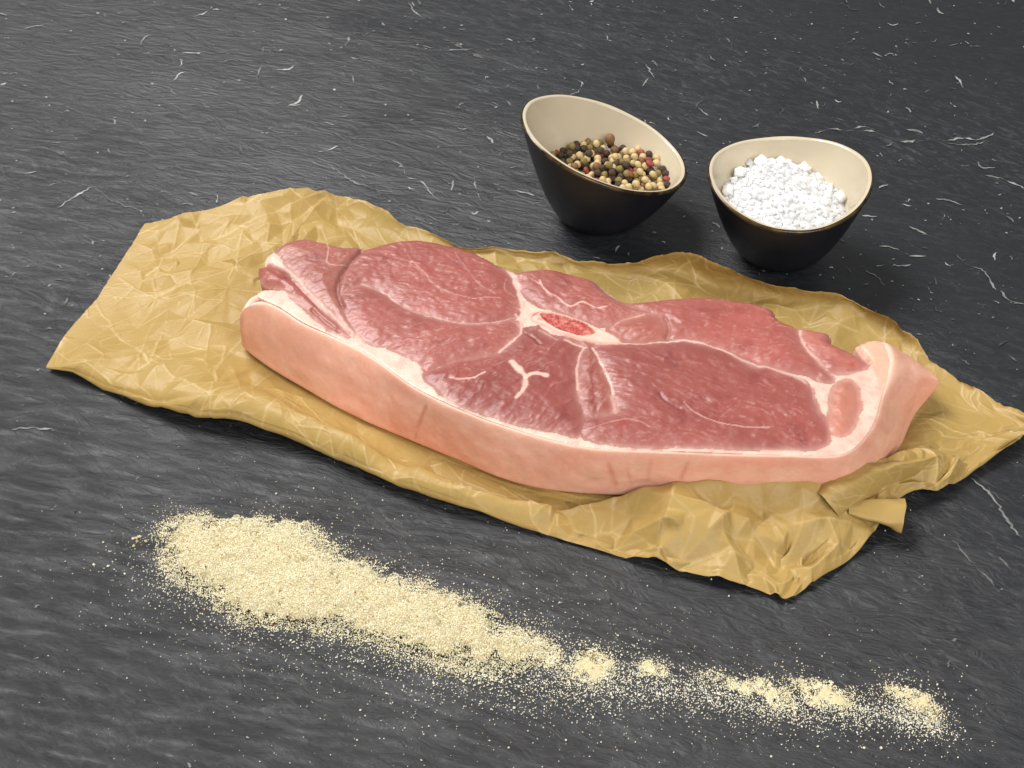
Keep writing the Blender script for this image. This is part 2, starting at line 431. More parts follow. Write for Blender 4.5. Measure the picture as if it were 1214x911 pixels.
SEAMS = [  # fat and membrane lines across the cut: points, half width px, strength
    ([(316, 303), (327, 308), (342, 320), (364, 343), (385, 366), (400, 379), (415, 393), (432, 408)], 3.4, 0.95),
    ([(430, 337), (460, 350), (481, 365), (522, 378), (557, 384), (591, 381), (606, 377)], 1.1, 0.55),
    ([(640, 334), (643, 342), (650, 350), (660, 355), (676, 365), (688, 362), (698, 364), (707, 369), (719, 367)], 1.6, 0.8),
    ([(735, 408), (760, 409), (790, 407), (815, 405), (848, 412), (868, 420)], 2.0, 0.85), ([(868, 420), (890, 431), (905, 436), (940, 446), (955, 455)], 2.8, 0.6),
    ([(810, 480), (818, 489), (830, 496), (848, 503), (866, 507), (890, 509), (912, 508)], 1.2, 0.6),
    ([(607, 431), (617, 443), (624, 450)], 5.2, 0.95), ([(624, 451), (634, 446), (647, 448)], 4.6, 0.95), ([(624, 450), (621, 464), (613, 474)], 3.8, 0.9),
    ([(576, 444), (564, 450), (548, 452), (534, 451)], 1.8, 0.75), ([(612, 372), (618, 384), (617, 396), (604, 408), (592, 418)], 2.2, 0.75),
    ([(691, 413), (685, 432), (685, 456), (689, 478)], 1.8, 0.65), ([(703, 412), (715, 436), (725, 461), (730, 490)], 2.0, 0.95),
    ([(602, 318), (612, 335), (618, 352), (622, 370), (630, 384)], 4.5, 0.85), ([(480, 300), (492, 316), (508, 330), (522, 345), (560, 356), (592, 354)], 0.9, 0.4),
    ([(540, 302), (552, 320), (566, 338), (586, 350)], 0.8, 0.35), ([(948, 392), (951, 404), (960, 418), (976, 434), (990, 446)], 2.6, 0.7),
    ([(388, 290), (390, 302), (388, 314), (396, 318), (410, 316)], 1.0, 0.5), ([(726, 389), (740, 380), (764, 374)], 1.2, 0.5),
    ([(1008, 441), (996, 442), (986, 444)], 2.0, 0.6), ([(668, 404), (680, 408), (692, 412)], 2.2, 0.8), ([(402, 349), (412, 352), (420, 354)], 1.0, 0.5),
    ([(690, 512), (740, 500), (770, 508)], 1.2, 0.35), ([(600, 330), (598, 344), (610, 352)], 1.0, 0.3), ([(640, 392), (652, 398), (660, 404)], 1.4, 0.5)]
CUTS = [  # darker parted seams
    ([(428, 298), (410, 318), (401, 335), (400, 348), (406, 364)], 2.2, 0.8), ([(370, 368), (388, 384), (402, 394)], 1.6, 0.5),
    ([(345, 332), (362, 350), (380, 368)], 1.2, 0.45), ([(788, 378), (793, 390), (790, 402)], 1.8, 0.45), ([(976, 437), (992, 443), (1010, 440), (1022, 438)], 1.6, 0.4),
    ([(702, 440), (704, 462), (706, 486)], 4.0, 0.3), ([(622, 395), (632, 402), (640, 410)], 1.8, 0.35), ([(782, 470), (790, 480), (806, 488)], 1.6, 0.3), ([(912, 452), (955, 450), (964, 474)], 1.4, 0.25)]
BLOOD = [((503, 438), 3.5, 0.9), ((391, 288), 3.5, 0.8), ((401, 289), 3, 0.7), ((634, 373), 4, 0.7), ((640, 380), 3, 0.5), ((738, 506), 5, 0.35), ((1008, 434), 3, 0.6), ((497, 366), 4, 0.4), ((756, 357), 8, 0.35), ((575, 312), 3, 0.3)]
FIBRE = {'shank': 0.9, 'strip': -0.9, 'round': -0.35, 'lower': 0.25, 'heart': 0.9, 'wedge': 1.5, 'flank': -0.5, 'upper': -0.6, 'oval': 0.3, 'loin': -0.3, 'flap': -0.5, 'button': 1.3}
TONE = {'shank': (178, 112, 106), 'strip': (168, 92, 86), 'round': (170, 100, 98), 'lower': (176, 106, 104), 'heart': (162, 92, 92), 'wedge': (160, 92, 88), 'flank': (168, 98, 97),
        'upper': (176, 106, 104), 'oval': (182, 114, 108), 'loin': (180, 106, 104), 'flap': (196, 124, 118), 'button': (212, 146, 130)}
MEAT_K = 0.66
SP = 0.00052
lo, hi = OUT.min(0) - 0.002, OUT.max(0) + 0.002
nx, ny = int((hi[0] - lo[0]) / SP), int((hi[1] - lo[1]) / SP)
MX, MY = np.meshgrid(lo[0] + np.arange(nx) * SP, lo[1] + np.arange(ny) * SP, indexing='ij')
P = np.stack([MX.ravel(), MY.ravel()], 1)
OUTS = smooth_poly(OUT, 420)
ins = inside(P, OUTS)
idx = np.where(ins)[0]
pin = P[idx]
d_out, near_out = seg_dist(pin, OUTS, True)
d_front, _ = seg_dist(pin, FRONT_W)
PXMM = 0.00039
names = list(MUSCLES)
warp = np.stack([fbm(pin[:, 0] * 160, pin[:, 1] * 160, 40) - 0.5, fbm(pin[:, 0] * 160, pin[:, 1] * 160, 60) - 0.5], 1) * 0.0028
pw = pin + warp
label = np.full(len(pin), -1); d_reg = np.full(len(pin), 1e3); d_any = np.full(len(pin), 1e3)
for k, nme in enumerate(names):
    poly = smooth_poly(PX(MUSCLES[nme]), 6 * len(MUSCLES[nme]))
    i_ = inside(pw, poly); d_, _ = seg_dist(pw, poly, True)
    label[i_ & (label < 0)] = k
    d_any = np.minimum(d_any, d_); d_reg = np.where(i_, np.minimum(d_, np.where(d_reg > 999, 1e3, d_reg)), d_reg)
bone_p, mar_p = smooth_poly(PX(BONE), 80), smooth_poly(PX(MARROW), 60)
ib, im = inside(pin, bone_p), inside(pw * 0.5 + pin * 0.5, mar_p)
x0_, y0_ = pin[:, 0], pin[:, 1]
near_k = np.full(len(pin), -1); near_d = np.full(len(pin), 1e3)
for k, nme in enumerate(names):
    d_, _ = seg_dist(pw, smooth_poly(PX(MUSCLES[nme]), 6 * len(MUSCLES[nme])), True)
    m_ = d_ < near_d; near_d[m_] = d_[m_]; near_k[m_] = k
db_, _ = seg_dist(pin, bone_p, True)
grow = (label < 0) & (near_d < np.where(db_ < 0.010, 0.0026, 0.0017)) & (d_out > 0.0008)
label[grow] = near_k[grow]; d_any = np.where(grow, 0.0, d_any)
rim_n = fbm(x0_ * 110, y0_ * 110, 37)
label[d_front < 0.0006 + 0.0018 * sstep(0.35, 0.75, rim_n)] = -1
label[ib] = 100; label[im] = 101
x_, y_ = pin[:, 0], pin[:, 1]
# heights
z = top_h(x_) + 0.0007 * (fbm(x_ * 40, y_ * 40, 5) - 0.5) * 2
dm = np.where(label >= 0, d_any, 0)
z += np.where((label >= 0) & (label < 100), 0.0016 * (1 - np.exp(-dm / 0.0045)), 0.0)
z += 0.00035 * (fbm(x_ * 260, y_ * 260, 8, 3) - 0.5) * 2 * (label >= 0)
db, _ = seg_dist(pin, bone_p, True)
z += np.where(label >= 100, 0.0009 * sstep(0, 0.0012, db), 0)
dmw, _ = seg_dist(pin, mar_p, True)
z -= np.where(label == 101, 0.0012 * sstep(0, 0.0015, dmw) + 0.0005 * fbm(x_ * 600, y_ * 600, 4, 2), 0)
# colours
col = np.zeros((len(pin), 3))
fatc = srgb(224, 176, 160); fat2 = srgb(236, 206, 188); fat3 = srgb(214, 150, 138)
nf = fbm(x_ * 120, y_ * 120, 21)[:, None]; nf2 = fbm(x_ * 350, y_ * 350, 25)[:, None]
col[:] = fatc * (1 - nf) + fat2 * nf
col[:] = col + (fat3 - col) * sstep(0.42, 0.85, nf2) * 0.5
for k, nme in enumerate(names):
    m_ = label == k
    a = FIBRE[nme]; ca, sa = math.cos(a), math.sin(a)
    fx, fy = x_[m_] * ca + y_[m_] * sa, -x_[m_] * sa + y_[m_] * ca
    wob = (fbm(x_[m_] * 60, y_[m_] * 60, 70 + k) - 0.5) * 0.012
    fy = fy + wob
    base = srgb(TONE[nme][0] + 14, TONE[nme][1] + 0, TONE[nme][2] - 8)
    f1 = fbm(fx * 130, fy * 700, 80 + k); f2 = fbm(fx * 30, fy * 60, 90 + k); f3 = fbm(fx * 420, fy * 1500, 95 + k, 3)
    c = base[None] * (0.70 + 0.44 * f2 + 0.16 * f1)[:, None]
    pale = srgb(222, 168, 156)
    edge = np.exp(-d_any[m_] / 0.0022)[:, None] * 0.40
    c = c + (pale - c) * edge * (0.5 + fbm(x_[m_] * 70, y_[m_] * 70, 140 + k))[:, None]
    marb = sstep(0.68, 0.78, f1) * 0.22 + sstep(0.67, 0.76, f3) * 0.6 * sstep(0.38, 0.58, f2)
    c = c + (pale - c) * marb[:, None]
    dark = sstep(0.62, 0.8, fbm(x_[m_] * 90 + 5, y_[m_] * 90, 120 + k))[:, None]
    c = c * (1 - dark * np.array([0.16, 0.26, 0.22]))
    col[m_] = c * MEAT_K
    z[m_] += 0.0003 * (f1 - 0.5) + 0.0004 * sstep(0.66, 0.76, f1) * 0.4
col[label == 100] = srgb(232, 190, 172) * (0.8 + 0.35 * nf[label == 100])
dm_ = dmw[label == 100][:, None]
col[label == 100] += (srgb(205, 110, 98) - col[label == 100]) * np.exp(-dm_ / 0.0006) * 0.5
tip = inside(pw, PX([(1012, 403), (1048, 400), (1064, 430), (1052, 458), (1044, 470), (1036, 448), (1030, 430), (1018, 416)]))
dt_, _ = seg_dist(pw, PX([(1012, 403), (1048, 400), (1064, 430), (1052, 458), (1044, 470), (1036, 448), (1030, 430), (1018, 416)]), True)
col += (srgb(232, 172, 146) - col) * (np.where(tip, sstep(0, 0.002, dt_), 0) * (label < 0))[:, None] * 0.85
ring = np.exp(-(db / 0.0004) ** 2)[:, None] * ((label < 100) | (label == 100))[:, None]
col += (srgb(196, 118, 106) - col) * ring * 0.5
r1 = fbm(x_ * 650, y_ * 650, 31, 3)[:, None]
col[label == 101] = (srgb(178, 62, 54) + (srgb(206, 120, 104) - srgb(178, 62, 54)) * sstep(0.46, 0.68, r1))[label == 101] * 0.9
soft = 0.0
for px, w, s_ in SEAMS:
    line = PX(px); line = catmull(line, 8 * len(line))
    d, _ = seg_dist(pw * 0.6 + pin * 0.4, line); ww = w * PXMM * (0.30 + 0.9 * fbm(x_ * 220, y_ * 220, 33))
    a = (1 - sstep(ww * 0.45, ww * 1.15, d)) * s_; a[label >= 100] *= 0.15
    tgt = srgb(228, 188, 174) * (0.85 + 0.25 * nf)
    col += (tgt - col) * a[:, None]; z += 0.0001 * a
for px, w, s_ in CUTS:
    line = catmull(PX(px), 8 * len(px)); d, _ = seg_dist(pin, line); ww = w * PXMM
    a = np.exp(-(d / ww) ** 2) * s_
    col *= 1 - a[:, None] * np.array([0.35, 0.5, 0.5]); z -= 0.0016 * a
for (u, v), r, s_ in BLOOD:
    q = on_top(u, v); d = np.hypot(*(pw - q).T); a = np.exp(-(d / (r * PXMM)) ** 2)[:, None] * s_
    col += (srgb(170, 42, 40) - col) * a
# edge rounding
fr = sstep(0.010, 0.004, d_front - 0.0)
rad = 0.0045 + (0.0008 - 0.0045) * (1 - sstep(0.003, 0.010, d_front))
t = np.clip(d_out / rad, 0, 1)
z -= rad * (1 - np.sqrt(np.clip(1 - (1 - t) ** 2, 0, 1)))
# fat sags a little next to the skin
full_z = np.zeros(nx * ny); full_z[idx] = z
full_c = np.zeros((nx * ny, 3)); full_c[idx] = col
seam_w = np.zeros(nx * ny); seam_w[idx] = np.exp(-(np.minimum(near_d, 1) / 0.0016) ** 2) * (label < 100) * (d_front < 0.03) * 0.85
C2, Wt = full_c.reshape(nx, ny, 3).copy(), ins.reshape(nx, ny, 1).astype(float)
for _ in range(7):
    acc, den = np.zeros_like(C2), np.zeros_like(Wt)
    for di in (-1, 0, 1):
        for dj in (-1, 0, 1): acc += np.roll(C2 * Wt, (di, dj), (0, 1)); den += np.roll(Wt, (di, dj), (0, 1))
    C2 = acc / np.maximum(den, 1)
full_c += (C2.reshape(-1, 3) - full_c) * seam_w[:, None]
full_l = np.full(nx * ny, -9); full_l[idx] = np.where(label < 0, -1, label)
full_d = np.full(nx * ny, 1.0); full_d[idx] = d_out
full_n = np.zeros((nx * ny, 2)); full_n[idx] = near_out
quads = grid_faces(nx, ny)
okq = ins[quads].all(1); quads = quads[okq]
ql = full_l[quads]
qlab = np.where((ql[:, 0] == ql[:, 1]) | (ql[:, 0] == ql[:, 2]), ql[:, 0], ql[:, 3])


def boundary(q):
    e = np.concatenate([q[:, [0, 1]], q[:, [1, 2]], q[:, [2, 3]], q[:, [3, 0]]])
    key = np.sort(e, 1); k2 = key[:, 0].astype(np.int64) * (nx * ny) + key[:, 1]
    u, inv, cnt = np.unique(k2, return_inverse=True, return_counts=True)
    return e[cnt[inv] == 1]


XY = P.copy()
ob = np.unique(boundary(quads)); XY[ob] = full_n[ob]
pork = obj('pork_slice', None, label='thick raw pork leg slice with pale skin rind, lying on brown paper', cat='meat')


def region_mesh(name, mask):
    q = quads[mask]; used, inv = np.unique(q, return_inverse=True); q2 = inv.reshape(-1, 4)
    top = np.column_stack([XY[used], full_z[used]]); cc = full_c[used]
    be = boundary(q); lut = np.full(nx * ny, -1); lut[used] = np.arange(len(used))
    bv = np.unique(be); n0 = len(used)
    up = np.column_stack([XY[bv], full_z[bv]]); mid = up.copy(); mid[:, 2] = BOT + (up[:, 2] - BOT) * 0.5
    dn = up.copy(); dn[:, 2] = BOT; cen_ = np.array([0.0, 0.0]); dn[:, :2] += (cen_ - dn[:, :2]) * 0.03; mid[:, :2] += (cen_ - mid[:, :2]) * 0.012
    l2 = np.full(nx * ny, -1); l2[bv] = np.arange(len(bv)); nb = len(bv)
    a, b = l2[be[:, 0]], l2[be[:, 1]]
    w1 = np.stack([n0 + b, n0 + a, n0 + nb + a, n0 + nb + b], 1); w2 = w1 + nb
    cv = full_c[bv]
    return make_mesh(name, np.concatenate([top, up, mid, dn]), np.concatenate([q2, w1, w2]), np.concatenate([cc, cv, cv, cv]))


obj('fat', region_mesh('fat', qlab == -1), M_FAT, pork)
for k, nme in enumerate(names):
    if (qlab == k).sum() > 10: obj('muscle', region_mesh('muscle', qlab == k), M_MUSCLE, pork)
bone = obj('bone', region_mesh('bone', qlab == 100), M_BONE, pork)
obj('marrow', region_mesh('marrow', qlab == 101), M_MARROW, bone)

# rind: a band of skin from the top edge down to the paper
RIND = [  # top u, v, lift | bottom u, v, height, bulge
    (309, 348, 0, 304, 398, .0030, .000), (298, 353, 0, 294, 402, .0030, .001), (291, 362, -.001, 291, 411, .0030, .002), (300, 359, 0, 298, 421, .0030, .0015),
    (318, 359, 0, 318, 437, .0030, .001), (332, 365, 0, 332, 446, .0030, .001), (360, 383, 0, 362, 463, .0030, .001), (394, 398, 0, 398, 484, .0030, .001),
    (425, 413, 0, 430, 500, .0030, .001), (453, 431, 0, 460, 513, .0030, .001), (484, 454, 0, 490, 525, .0030, .001), (515, 471, 0, 518, 536, .0030, .001),
    (553, 488, 0, 554, 551, .0030, .001), (591, 502, 0, 592, 567, .0030, .001), (643, 518, 0, 640, 580, .0030, .001), (700, 530, 0, 696, 586, .0030, .0012),
    (779, 534, 0, 772, 589, .0030, .0012), (858, 537, 0, 850, 591, .0030, .0012), (937, 539, 0, 925, 589, .0030, .0015), (985, 540, 0, 978, 592, .0030, .001),
    (1008, 534, 0, 1010, 583, .0030, .001), (1026, 517, 0, 1042, 558, .0030, .001), (1038, 496, 0, 1066, 530, .0030, .001), (1043, 477, 0, 1082, 497, .004, .000),
    (1048, 462, .0005, 1102, 472, .007, -.001), (1054, 445, .001, 1113, 458, .010, -.001), (1057, 430, .001, 1114, 451, .012, -.001), (1055, 417, .001, 1099, 440, .012, .0), (1050, 408, .0005, 1078, 426, .010, .0), (1040, 403, -.001, 1050, 418, .008, 0)]
T = np.array([[*on_top(r[0], r[1]), 0] for r in RIND]); T[:, 2] = top_h(T[:, 0]) + np.array([r[2] for r in RIND]) - 0.0005
B = np.array([at(r[3], r[4], r[5]) for r in RIND]); BU = np.array([r[6] for r in RIND])
NS, NT = 900, 40
Tc, Bc, bu = catmull(T, NS), catmull(B, NS), catmull(BU[:, None], NS)[:, 0]
tan = np.gradient(Tc + Bc, axis=0); tan[:, 2] = 0; tan /= np.linalg.norm(tan, axis=1)[:, None]
outw = np.stack([tan[:, 1], -tan[:, 0], np.zeros(NS)], 1)
kern = np.hanning(41); kern /= kern.sum()
outw = np.stack([np.convolve(np.pad(outw[:, i], 20, mode='edge'), kern, 'valid') for i in range(3)], 1)
tt = np.linspace(0, 1, NT)
RV = Tc[:, None] * (1 - tt)[None, :, None] + Bc[:, None] * tt[None, :, None]
bul = 0.0003 + bu[:, None] * np.sin(math.pi * tt)[None] + 0.0011 * (1 - np.exp(-tt / 0.05))[None] - 0.003 * np.clip((tt - 0.9) / 0.1, 0, 1)[None] ** 2
arc = np.cumsum(np.r_[0, np.hypot(*np.diff(Tc[:, :2], axis=0).T)])
A2, T2 = np.meshgrid(arc, tt, indexing='ij')
lump = (fbm(A2 * 45, T2 * 1.6, 51, 3) - 0.5) * 0.0024 + (fbm(A2 * 200, T2 * 6, 52, 3) - 0.5) * 0.0005
env = np.sin(math.pi * np.clip(T2, 0, 1)) ** 0.6
RV = RV + outw[:, None] * (bul + lump * env)[..., None]
inner = Tc[:, None] * (1 - tt)[None, :, None] + Bc[:, None] * tt[None, :, None] - outw[:, None] * 0.0022
inner[:, :, 2] = np.maximum(inner[:, :, 2] - 0.0006 * (1 - tt)[None], BOT - 0.0006)
n1 = fbm(A2 * 28, T2 * 1.3 + 4, 55); n2 = fbm(A2 * 160, T2 * 7, 56); n3 = fbm(A2 * 700, T2 * 30, 57, 2)
cA, cB, cC = srgb(236, 177, 152), srgb(231, 160, 135), srgb(240, 193, 168)
rc = cA + (cB - cA) * sstep(0.42, 0.72, n1)[..., None] + (cC - cA) * sstep(0.45, 0.75, n2)[..., None] * 0.5
rc = rc * (0.94 + 0.12 * n3)[..., None]
rc = rc + (srgb(240, 206, 186) - rc) * np.exp(-T2 / 0.02)[..., None] * 0.6
for (u, v, u2, v2, w, s_) in [(505, 482, 496, 505, 1.6, .5), (494, 512, 492, 520, 1, .3), (722, 552, 730, 574, 2.4, .4), (744, 556, 748, 572, 1.6, .25), (772, 546, 768, 568, 1.6, .22), (815, 550, 808, 566, 1.8, .4), (470, 455, 476, 462, 9, .22), (350, 400, 362, 420, 16, .22), (640, 560, 650, 566, 8, .14), (1040, 500, 1052, 512, 3, .2), (1012, 530, 1030, 528, 4, .18)]:
    d = seg_dist(to_photo(RV.reshape(-1, 3)), [(u, v), (u2, v2)])[0].reshape(NS, NT)
    a = np.exp(-(d / (w * 1.5)) ** 2)[..., None] * s_ * (0.5 + n3[..., None])
    rc = rc + (srgb(186, 92, 74) - rc) * np.clip(a, 0, 1)
F1 = grid_faces(NS, NT); nv_ = NS * NT
Vr = np.concatenate([RV.reshape(-1, 3), inner.reshape(-1, 3)])
F2 = F1[:, ::-1] + nv_
i = np.arange(NS - 1)
Ft = np.stack([i * NT, nv_ + i * NT, nv_ + (i + 1) * NT, (i + 1) * NT], 1)
Fb = np.stack([i * NT + NT - 1, (i + 1) * NT + NT - 1, nv_ + (i + 1) * NT + NT - 1, nv_ + i * NT + NT - 1], 1)
j = np.arange(NT - 1)
caps = []
for s0 in (0, NS - 1): caps.append(np.stack([s0 * NT + j, s0 * NT + j + 1, nv_ + s0 * NT + j + 1, nv_ + s0 * NT + j], 1))
obj('rind', make_mesh('rind', Vr, np.concatenate([F1, F2, Ft, Fb] + caps), np.concatenate([rc.reshape(-1, 3)] * 2)), M_RIND, pork)

# ------------------------------------------------------------------ brown paper
ROWS = [  # columns from the left edge to the right tip; each: back edge, back, under meat, front valley, ridge, front edge
    [(172, 265, .004), (150, 300, .004), (118, 348, .0035), (85, 388, .003), (62, 424, .0025), (55, 436, .0018)],
    [(215, 259, .006), (200, 300, .004), (175, 350, .004), (140, 400, .004), (110, 432, .0065), (103, 446, .0045)],
    [(290, 238, .010), (265, 290, .005), (235, 350, .004), (205, 410, .004), (183, 450, .011), (172, 470, .008)],
    [(345, 229, .012), (325, 280, .005), (290, 350, .0012), (262, 425, .003), (248, 464, .012), (240, 490, .008)],
    [(395, 228, .012), (390, 268, .004), (370, 350, .0012), (325, 452, .003), (310, 476, .012), (300, 500, .008)],
    [(445, 245, .010), (445, 280, .003), (440, 370, .0012), (395, 492, .003), (375, 502, .010), (368, 524, .007)],
    [(500, 272, .006), (500, 300, .002), (510, 400, .0012), (470, 527, .003), (442, 534, .010), (432, 552, .007)],
    [(560, 296, .005), (565, 312, .002), (580, 430, .0012), (535, 553, .003), (512, 560, .010), (505, 581, .007)],
    [(640, 301, .006), (640, 320, .002), (640, 450, .0012), (605, 582, .003), (588, 584, .010), (588, 606, .006)],
    [(735, 313, .008), (730, 340, .002), (720, 470, .0012), (690, 596, .003), (676, 590, .011), (680, 632, .005)],
    [(800, 298, .022), (800, 338, .004), (800, 480, .0012), (768, 598, .002), (756, 577, .015), (765, 657, .004)],
    [(870, 322, .018), (870, 350, .004), (870, 490, .0012), (850, 602, .002), (850, 569, .019), (850, 678, .004)],
    [(920, 335, .014), (915, 362, .004), (925, 495, .0012), (902, 602, .002), (902, 567, .020), (906, 687, .005)],
    [(955, 345, .012), (948, 372, .004), (950, 500, .0012), (928, 600, .002), (930, 566, .019), (932, 698, .003)],
    [(985, 355, .012), (985, 382, .004), (985, 500, .0012), (958, 598, .002), (960, 568, .018), (960, 681, .004)],
    [(1050, 381, .012), (1045, 400, .004), (1035, 500, .0012), (985, 590, .003), (982, 567, .016), (1018, 640, .005)],
    [(1110, 427, .006), (1110, 450, .003), (1095, 490, .0016), (1054, 545, .007), (1062, 545, .012), (1066, 588, .005)],
    [(1160, 458, .006), (1160, 475, .004), (1150, 500, .003), (1122, 530, .003), (1112, 543, .010), (1112, 578, .004)],
    [(1196, 480, .006), (1198, 488, .005), (1194, 500, .004), (1180, 514, .004), (1166, 528, .006), (1158, 552, .004)],
    [(1222, 499, .005), (1224, 503, .005), (1224, 507, .005), (1220, 512, .005), (1212, 518, .005), (1204, 526, .004)]]
ctrl = np.array([[at(*p) for p in c] for c in ROWS])           # 18 x 6 x 3
under = ctrl[:, -1].copy(); nrm_y = np.zeros_like(under); nrm_y[:, 1] = 1
turn = ctrl[:, -1].copy(); turn[:, 2] = np.maximum(turn[:, 2] * 0.45, 0.0012); turn[:, 1] += 0.0015
under[:, 1] += 0.024; under[:, 2] = 0.0012
under[0] = ctrl[0, -1] + (0.003, 0.004, -0.001); turn[0] = ctrl[0, -1] + (0.001, 0.001, -0.001)
under[-1] = ctrl[-1, -1] + (-0.003, 0.002, -0.001); turn[-1] = ctrl[-1, -1] + (-0.001, 0.001, -0.001)
ctrl = np.concatenate([ctrl, turn[:, None], under[:, None]], 1)
NU, NV = 900, 620


def even(A, n):
    """resample the first axis to n rows evenly spaced by mean length; also the total length and the control rows' fractions"""
    m = 4001; D = catmull(A, m)
    L = np.r_[0, np.cumsum(np.linalg.norm(np.diff(D, axis=0), axis=2).mean(1))]
    want = np.linspace(0, L[-1], n); pos = np.interp(want, L, np.arange(m)); i = np.minimum(pos.astype(int), m - 2)
    f = (pos - i).reshape(-1, 1, 1)
    return D[i] * (1 - f) + D[i + 1] * f, L[-1], L[np.linspace(0, m - 1, len(A)).astype(int)] / L[-1]


tmp, LU, _ = even(ctrl, NU)                                        # along the length
SH, LV, ROW_T = even(tmp.transpose(1, 0, 2), NV)
SH = SH.transpose(1, 0, 2)                                         # NU x NV x 3
X, Y = SH[..., 0].ravel(), SH[..., 1].ravel()
PP = np.stack([X, Y], 1)


def facets(nu, nv, lu, lv, spacing, amp, seed):
    """crumpled sheet lu x lv metres sampled nu x nv: flat triangles between sharp creases.
    returns height and crease closeness 0..1"""
    from mathutils.geometry import delaunay_2d_cdt
    r = np.random.default_rng(seed)
    ku, kv = int(lu / spacing) + 3, int(lv / spacing) + 3
    I, J = np.meshgrid(np.arange(ku), np.arange(kv), indexing='ij')
    pu = ((I - 1 + r.uniform(0.0, 1.0, I.shape)) * spacing).ravel(); pv = ((J - 1 + r.uniform(0.0, 1.0, I.shape)) * spacing).ravel()
    ext = [(-3 * spacing, -3 * spacing), (lu + 3 * spacing, -3 * spacing), (-3 * spacing, lv + 3 * spacing), (lu + 3 * spacing, lv + 3 * spacing)]
    pts = [Vector(p) for p in zip(pu, pv)] + [Vector(p) for p in ext]
    out = delaunay_2d_cdt(pts, [], [], 0, 1e-7)
    vv, tris = np.array([p[:] for p in out[0]]), out[2]
    hh = r.normal(0, amp, len(vv)).clip(-1.8 * amp, 1.8 * amp)
    H, C = np.zeros((nu, nv)), np.zeros((nu, nv))
    du, dv_ = lu / (nu - 1), lv / (nv - 1)
    edge_s = {}
    for t in tris:
        a, b, c = vv[t[0]], vv[t[1]], vv[t[2]]
        i0, i1 = max(0, int(math.ceil(min(a[0], b[0], c[0]) / du))), min(nu - 1, int(max(a[0], b[0], c[0]) / du))
        j0, j1 = max(0, int(math.ceil(min(a[1], b[1], c[1]) / dv_))), min(nv - 1, int(max(a[1], b[1], c[1]) / dv_))
        if i1 < i0 or j1 < j0: continue
        gu, gv = np.meshgrid(np.arange(i0, i1 + 1) * du, np.arange(j0, j1 + 1) * dv_, indexing='ij')
        den = (b[1] - c[1]) * (a[0] - c[0]) + (c[0] - b[0]) * (a[1] - c[1])
        if abs(den) < 1e-14: continue
        w0 = ((b[1] - c[1]) * (gu - c[0]) + (c[0] - b[0]) * (gv - c[1])) / den
        w1 = ((c[1] - a[1]) * (gu - c[0]) + (a[0] - c[0]) * (gv - c[1])) / den
        w2 = 1 - w0 - w1
        m = (w0 > -1e-6) & (w1 > -1e-6) & (w2 > -1e-6)
        val = w0 * hh[t[0]] + w1 * hh[t[1]] + w2 * hh[t[2]]
        cr = np.zeros_like(val)
        for w, e, o in ((w0, (t[1], t[2]), t[0]), (w1, (t[0], t[2]), t[1]), (w2, (t[0], t[1]), t[2])):
            key = (min(e), max(e))
            if key not in edge_s: edge_s[key] = max(0.0, r.normal(0.15, 0.5))
            L = np.linalg.norm(vv[e[0]] - vv[e[1]]) + 1e-9
            d = w * abs(den) / L
            cr = np.maximum(cr, edge_s[key] * np.exp(-(d / 0.00040) ** 2))
        H[i0:i1 + 1, j0:j1 + 1][m] = val[m]; C[i0:i1 + 1, j0:j1 + 1][m] = cr[m]
    return H, np.clip(C, 0, 1)


ARC_U = np.concatenate([np.zeros((1, NV)), np.cumsum(np.linalg.norm(np.diff(SH, axis=0), axis=2), 0)], 0)
ARC_V = np.concatenate([np.zeros((NU, 1)), np.cumsum(np.linalg.norm(np.diff(SH, axis=1), axis=2), 1)], 1)
MID = int(ROW_T[2] * NV)
ARC_V = ARC_V - ARC_V[:, MID:MID + 1]; ARC_U = ARC_U - 0.25 * (ARC_U - ARC_U[:, MID:MID + 1])
ARC_U -= ARC_U.min(); ARC_V -= ARC_V.min()
FU, FV = ARC_U.max() + 0.01, ARC_V.max() + 0.01
GU, GV = int(FU / 0.00045), int(FV / 0.00045)


def on_sheet(spacing, amp, seed, bend):
    """facets laid on the sheet by arc length, the straight creases bent a little"""
    A = facets(GU, GV, FU, FV, spacing, amp, seed)
    di = (fbm(ARC_U * 45, ARC_V * 45, seed, 3) - 0.5) * bend * 2; dj = (fbm(ARC_U * 45, ARC_V * 45, seed + 9, 3) - 0.5) * bend * 2
    i = np.clip((ARC_U + di) / FU * (GU - 1), 0, GU - 1.001); j = np.clip((ARC_V + dj) / FV * (GV - 1), 0, GV - 1.001)
    i0, j0 = i.astype(int), j.astype(int); fi, fj = i - i0, j - j0
    return [((a[i0, j0] * (1 - fi) + a[i0 + 1, j0] * fi) * (1 - fj) + (a[i0, j0 + 1] * (1 - fi) + a[i0 + 1, j0 + 1] * fi) * fj).ravel() for a in A]


h1, c1 = on_sheet(0.034, 0.0024, 301, 0.004)
h2, c2 = on_sheet(0.0140, 0.00125, 302, 0.0022)
h3, c3 = on_sheet(0.0070, 0.00062, 303, 0.0012)
bt = np.linspace(0, 1, NV); edge_w = np.exp(-np.minimum(bt, 1.0)[None, :] / 0.02) + np.exp(-np.linspace(0, 1, NU)[:, None] / 0.012) * (bt < 0.7)[None, :]
rag = (fbm(SH[..., 0] * 70, SH[..., 1] * 70, 661, 3) - 0.5) * 0.0055 + (fbm(SH[..., 0] * 300, SH[..., 1] * 300, 662, 2) - 0.5) * 0.0012
Y = Y + (rag * np.clip(edge_w, 0, 1)).ravel(); X = X + 0.6 * (rag * np.clip(edge_w, 0, 1)).ravel(); PP = np.stack([X, Y], 1)
d_meat, _ = seg_dist(PP[::1], OUTS[::4], True); in_meat = inside(PP, OUTS[::4])
dB, _ = seg_dist(PP, np.concatenate([B[:, :2]]))
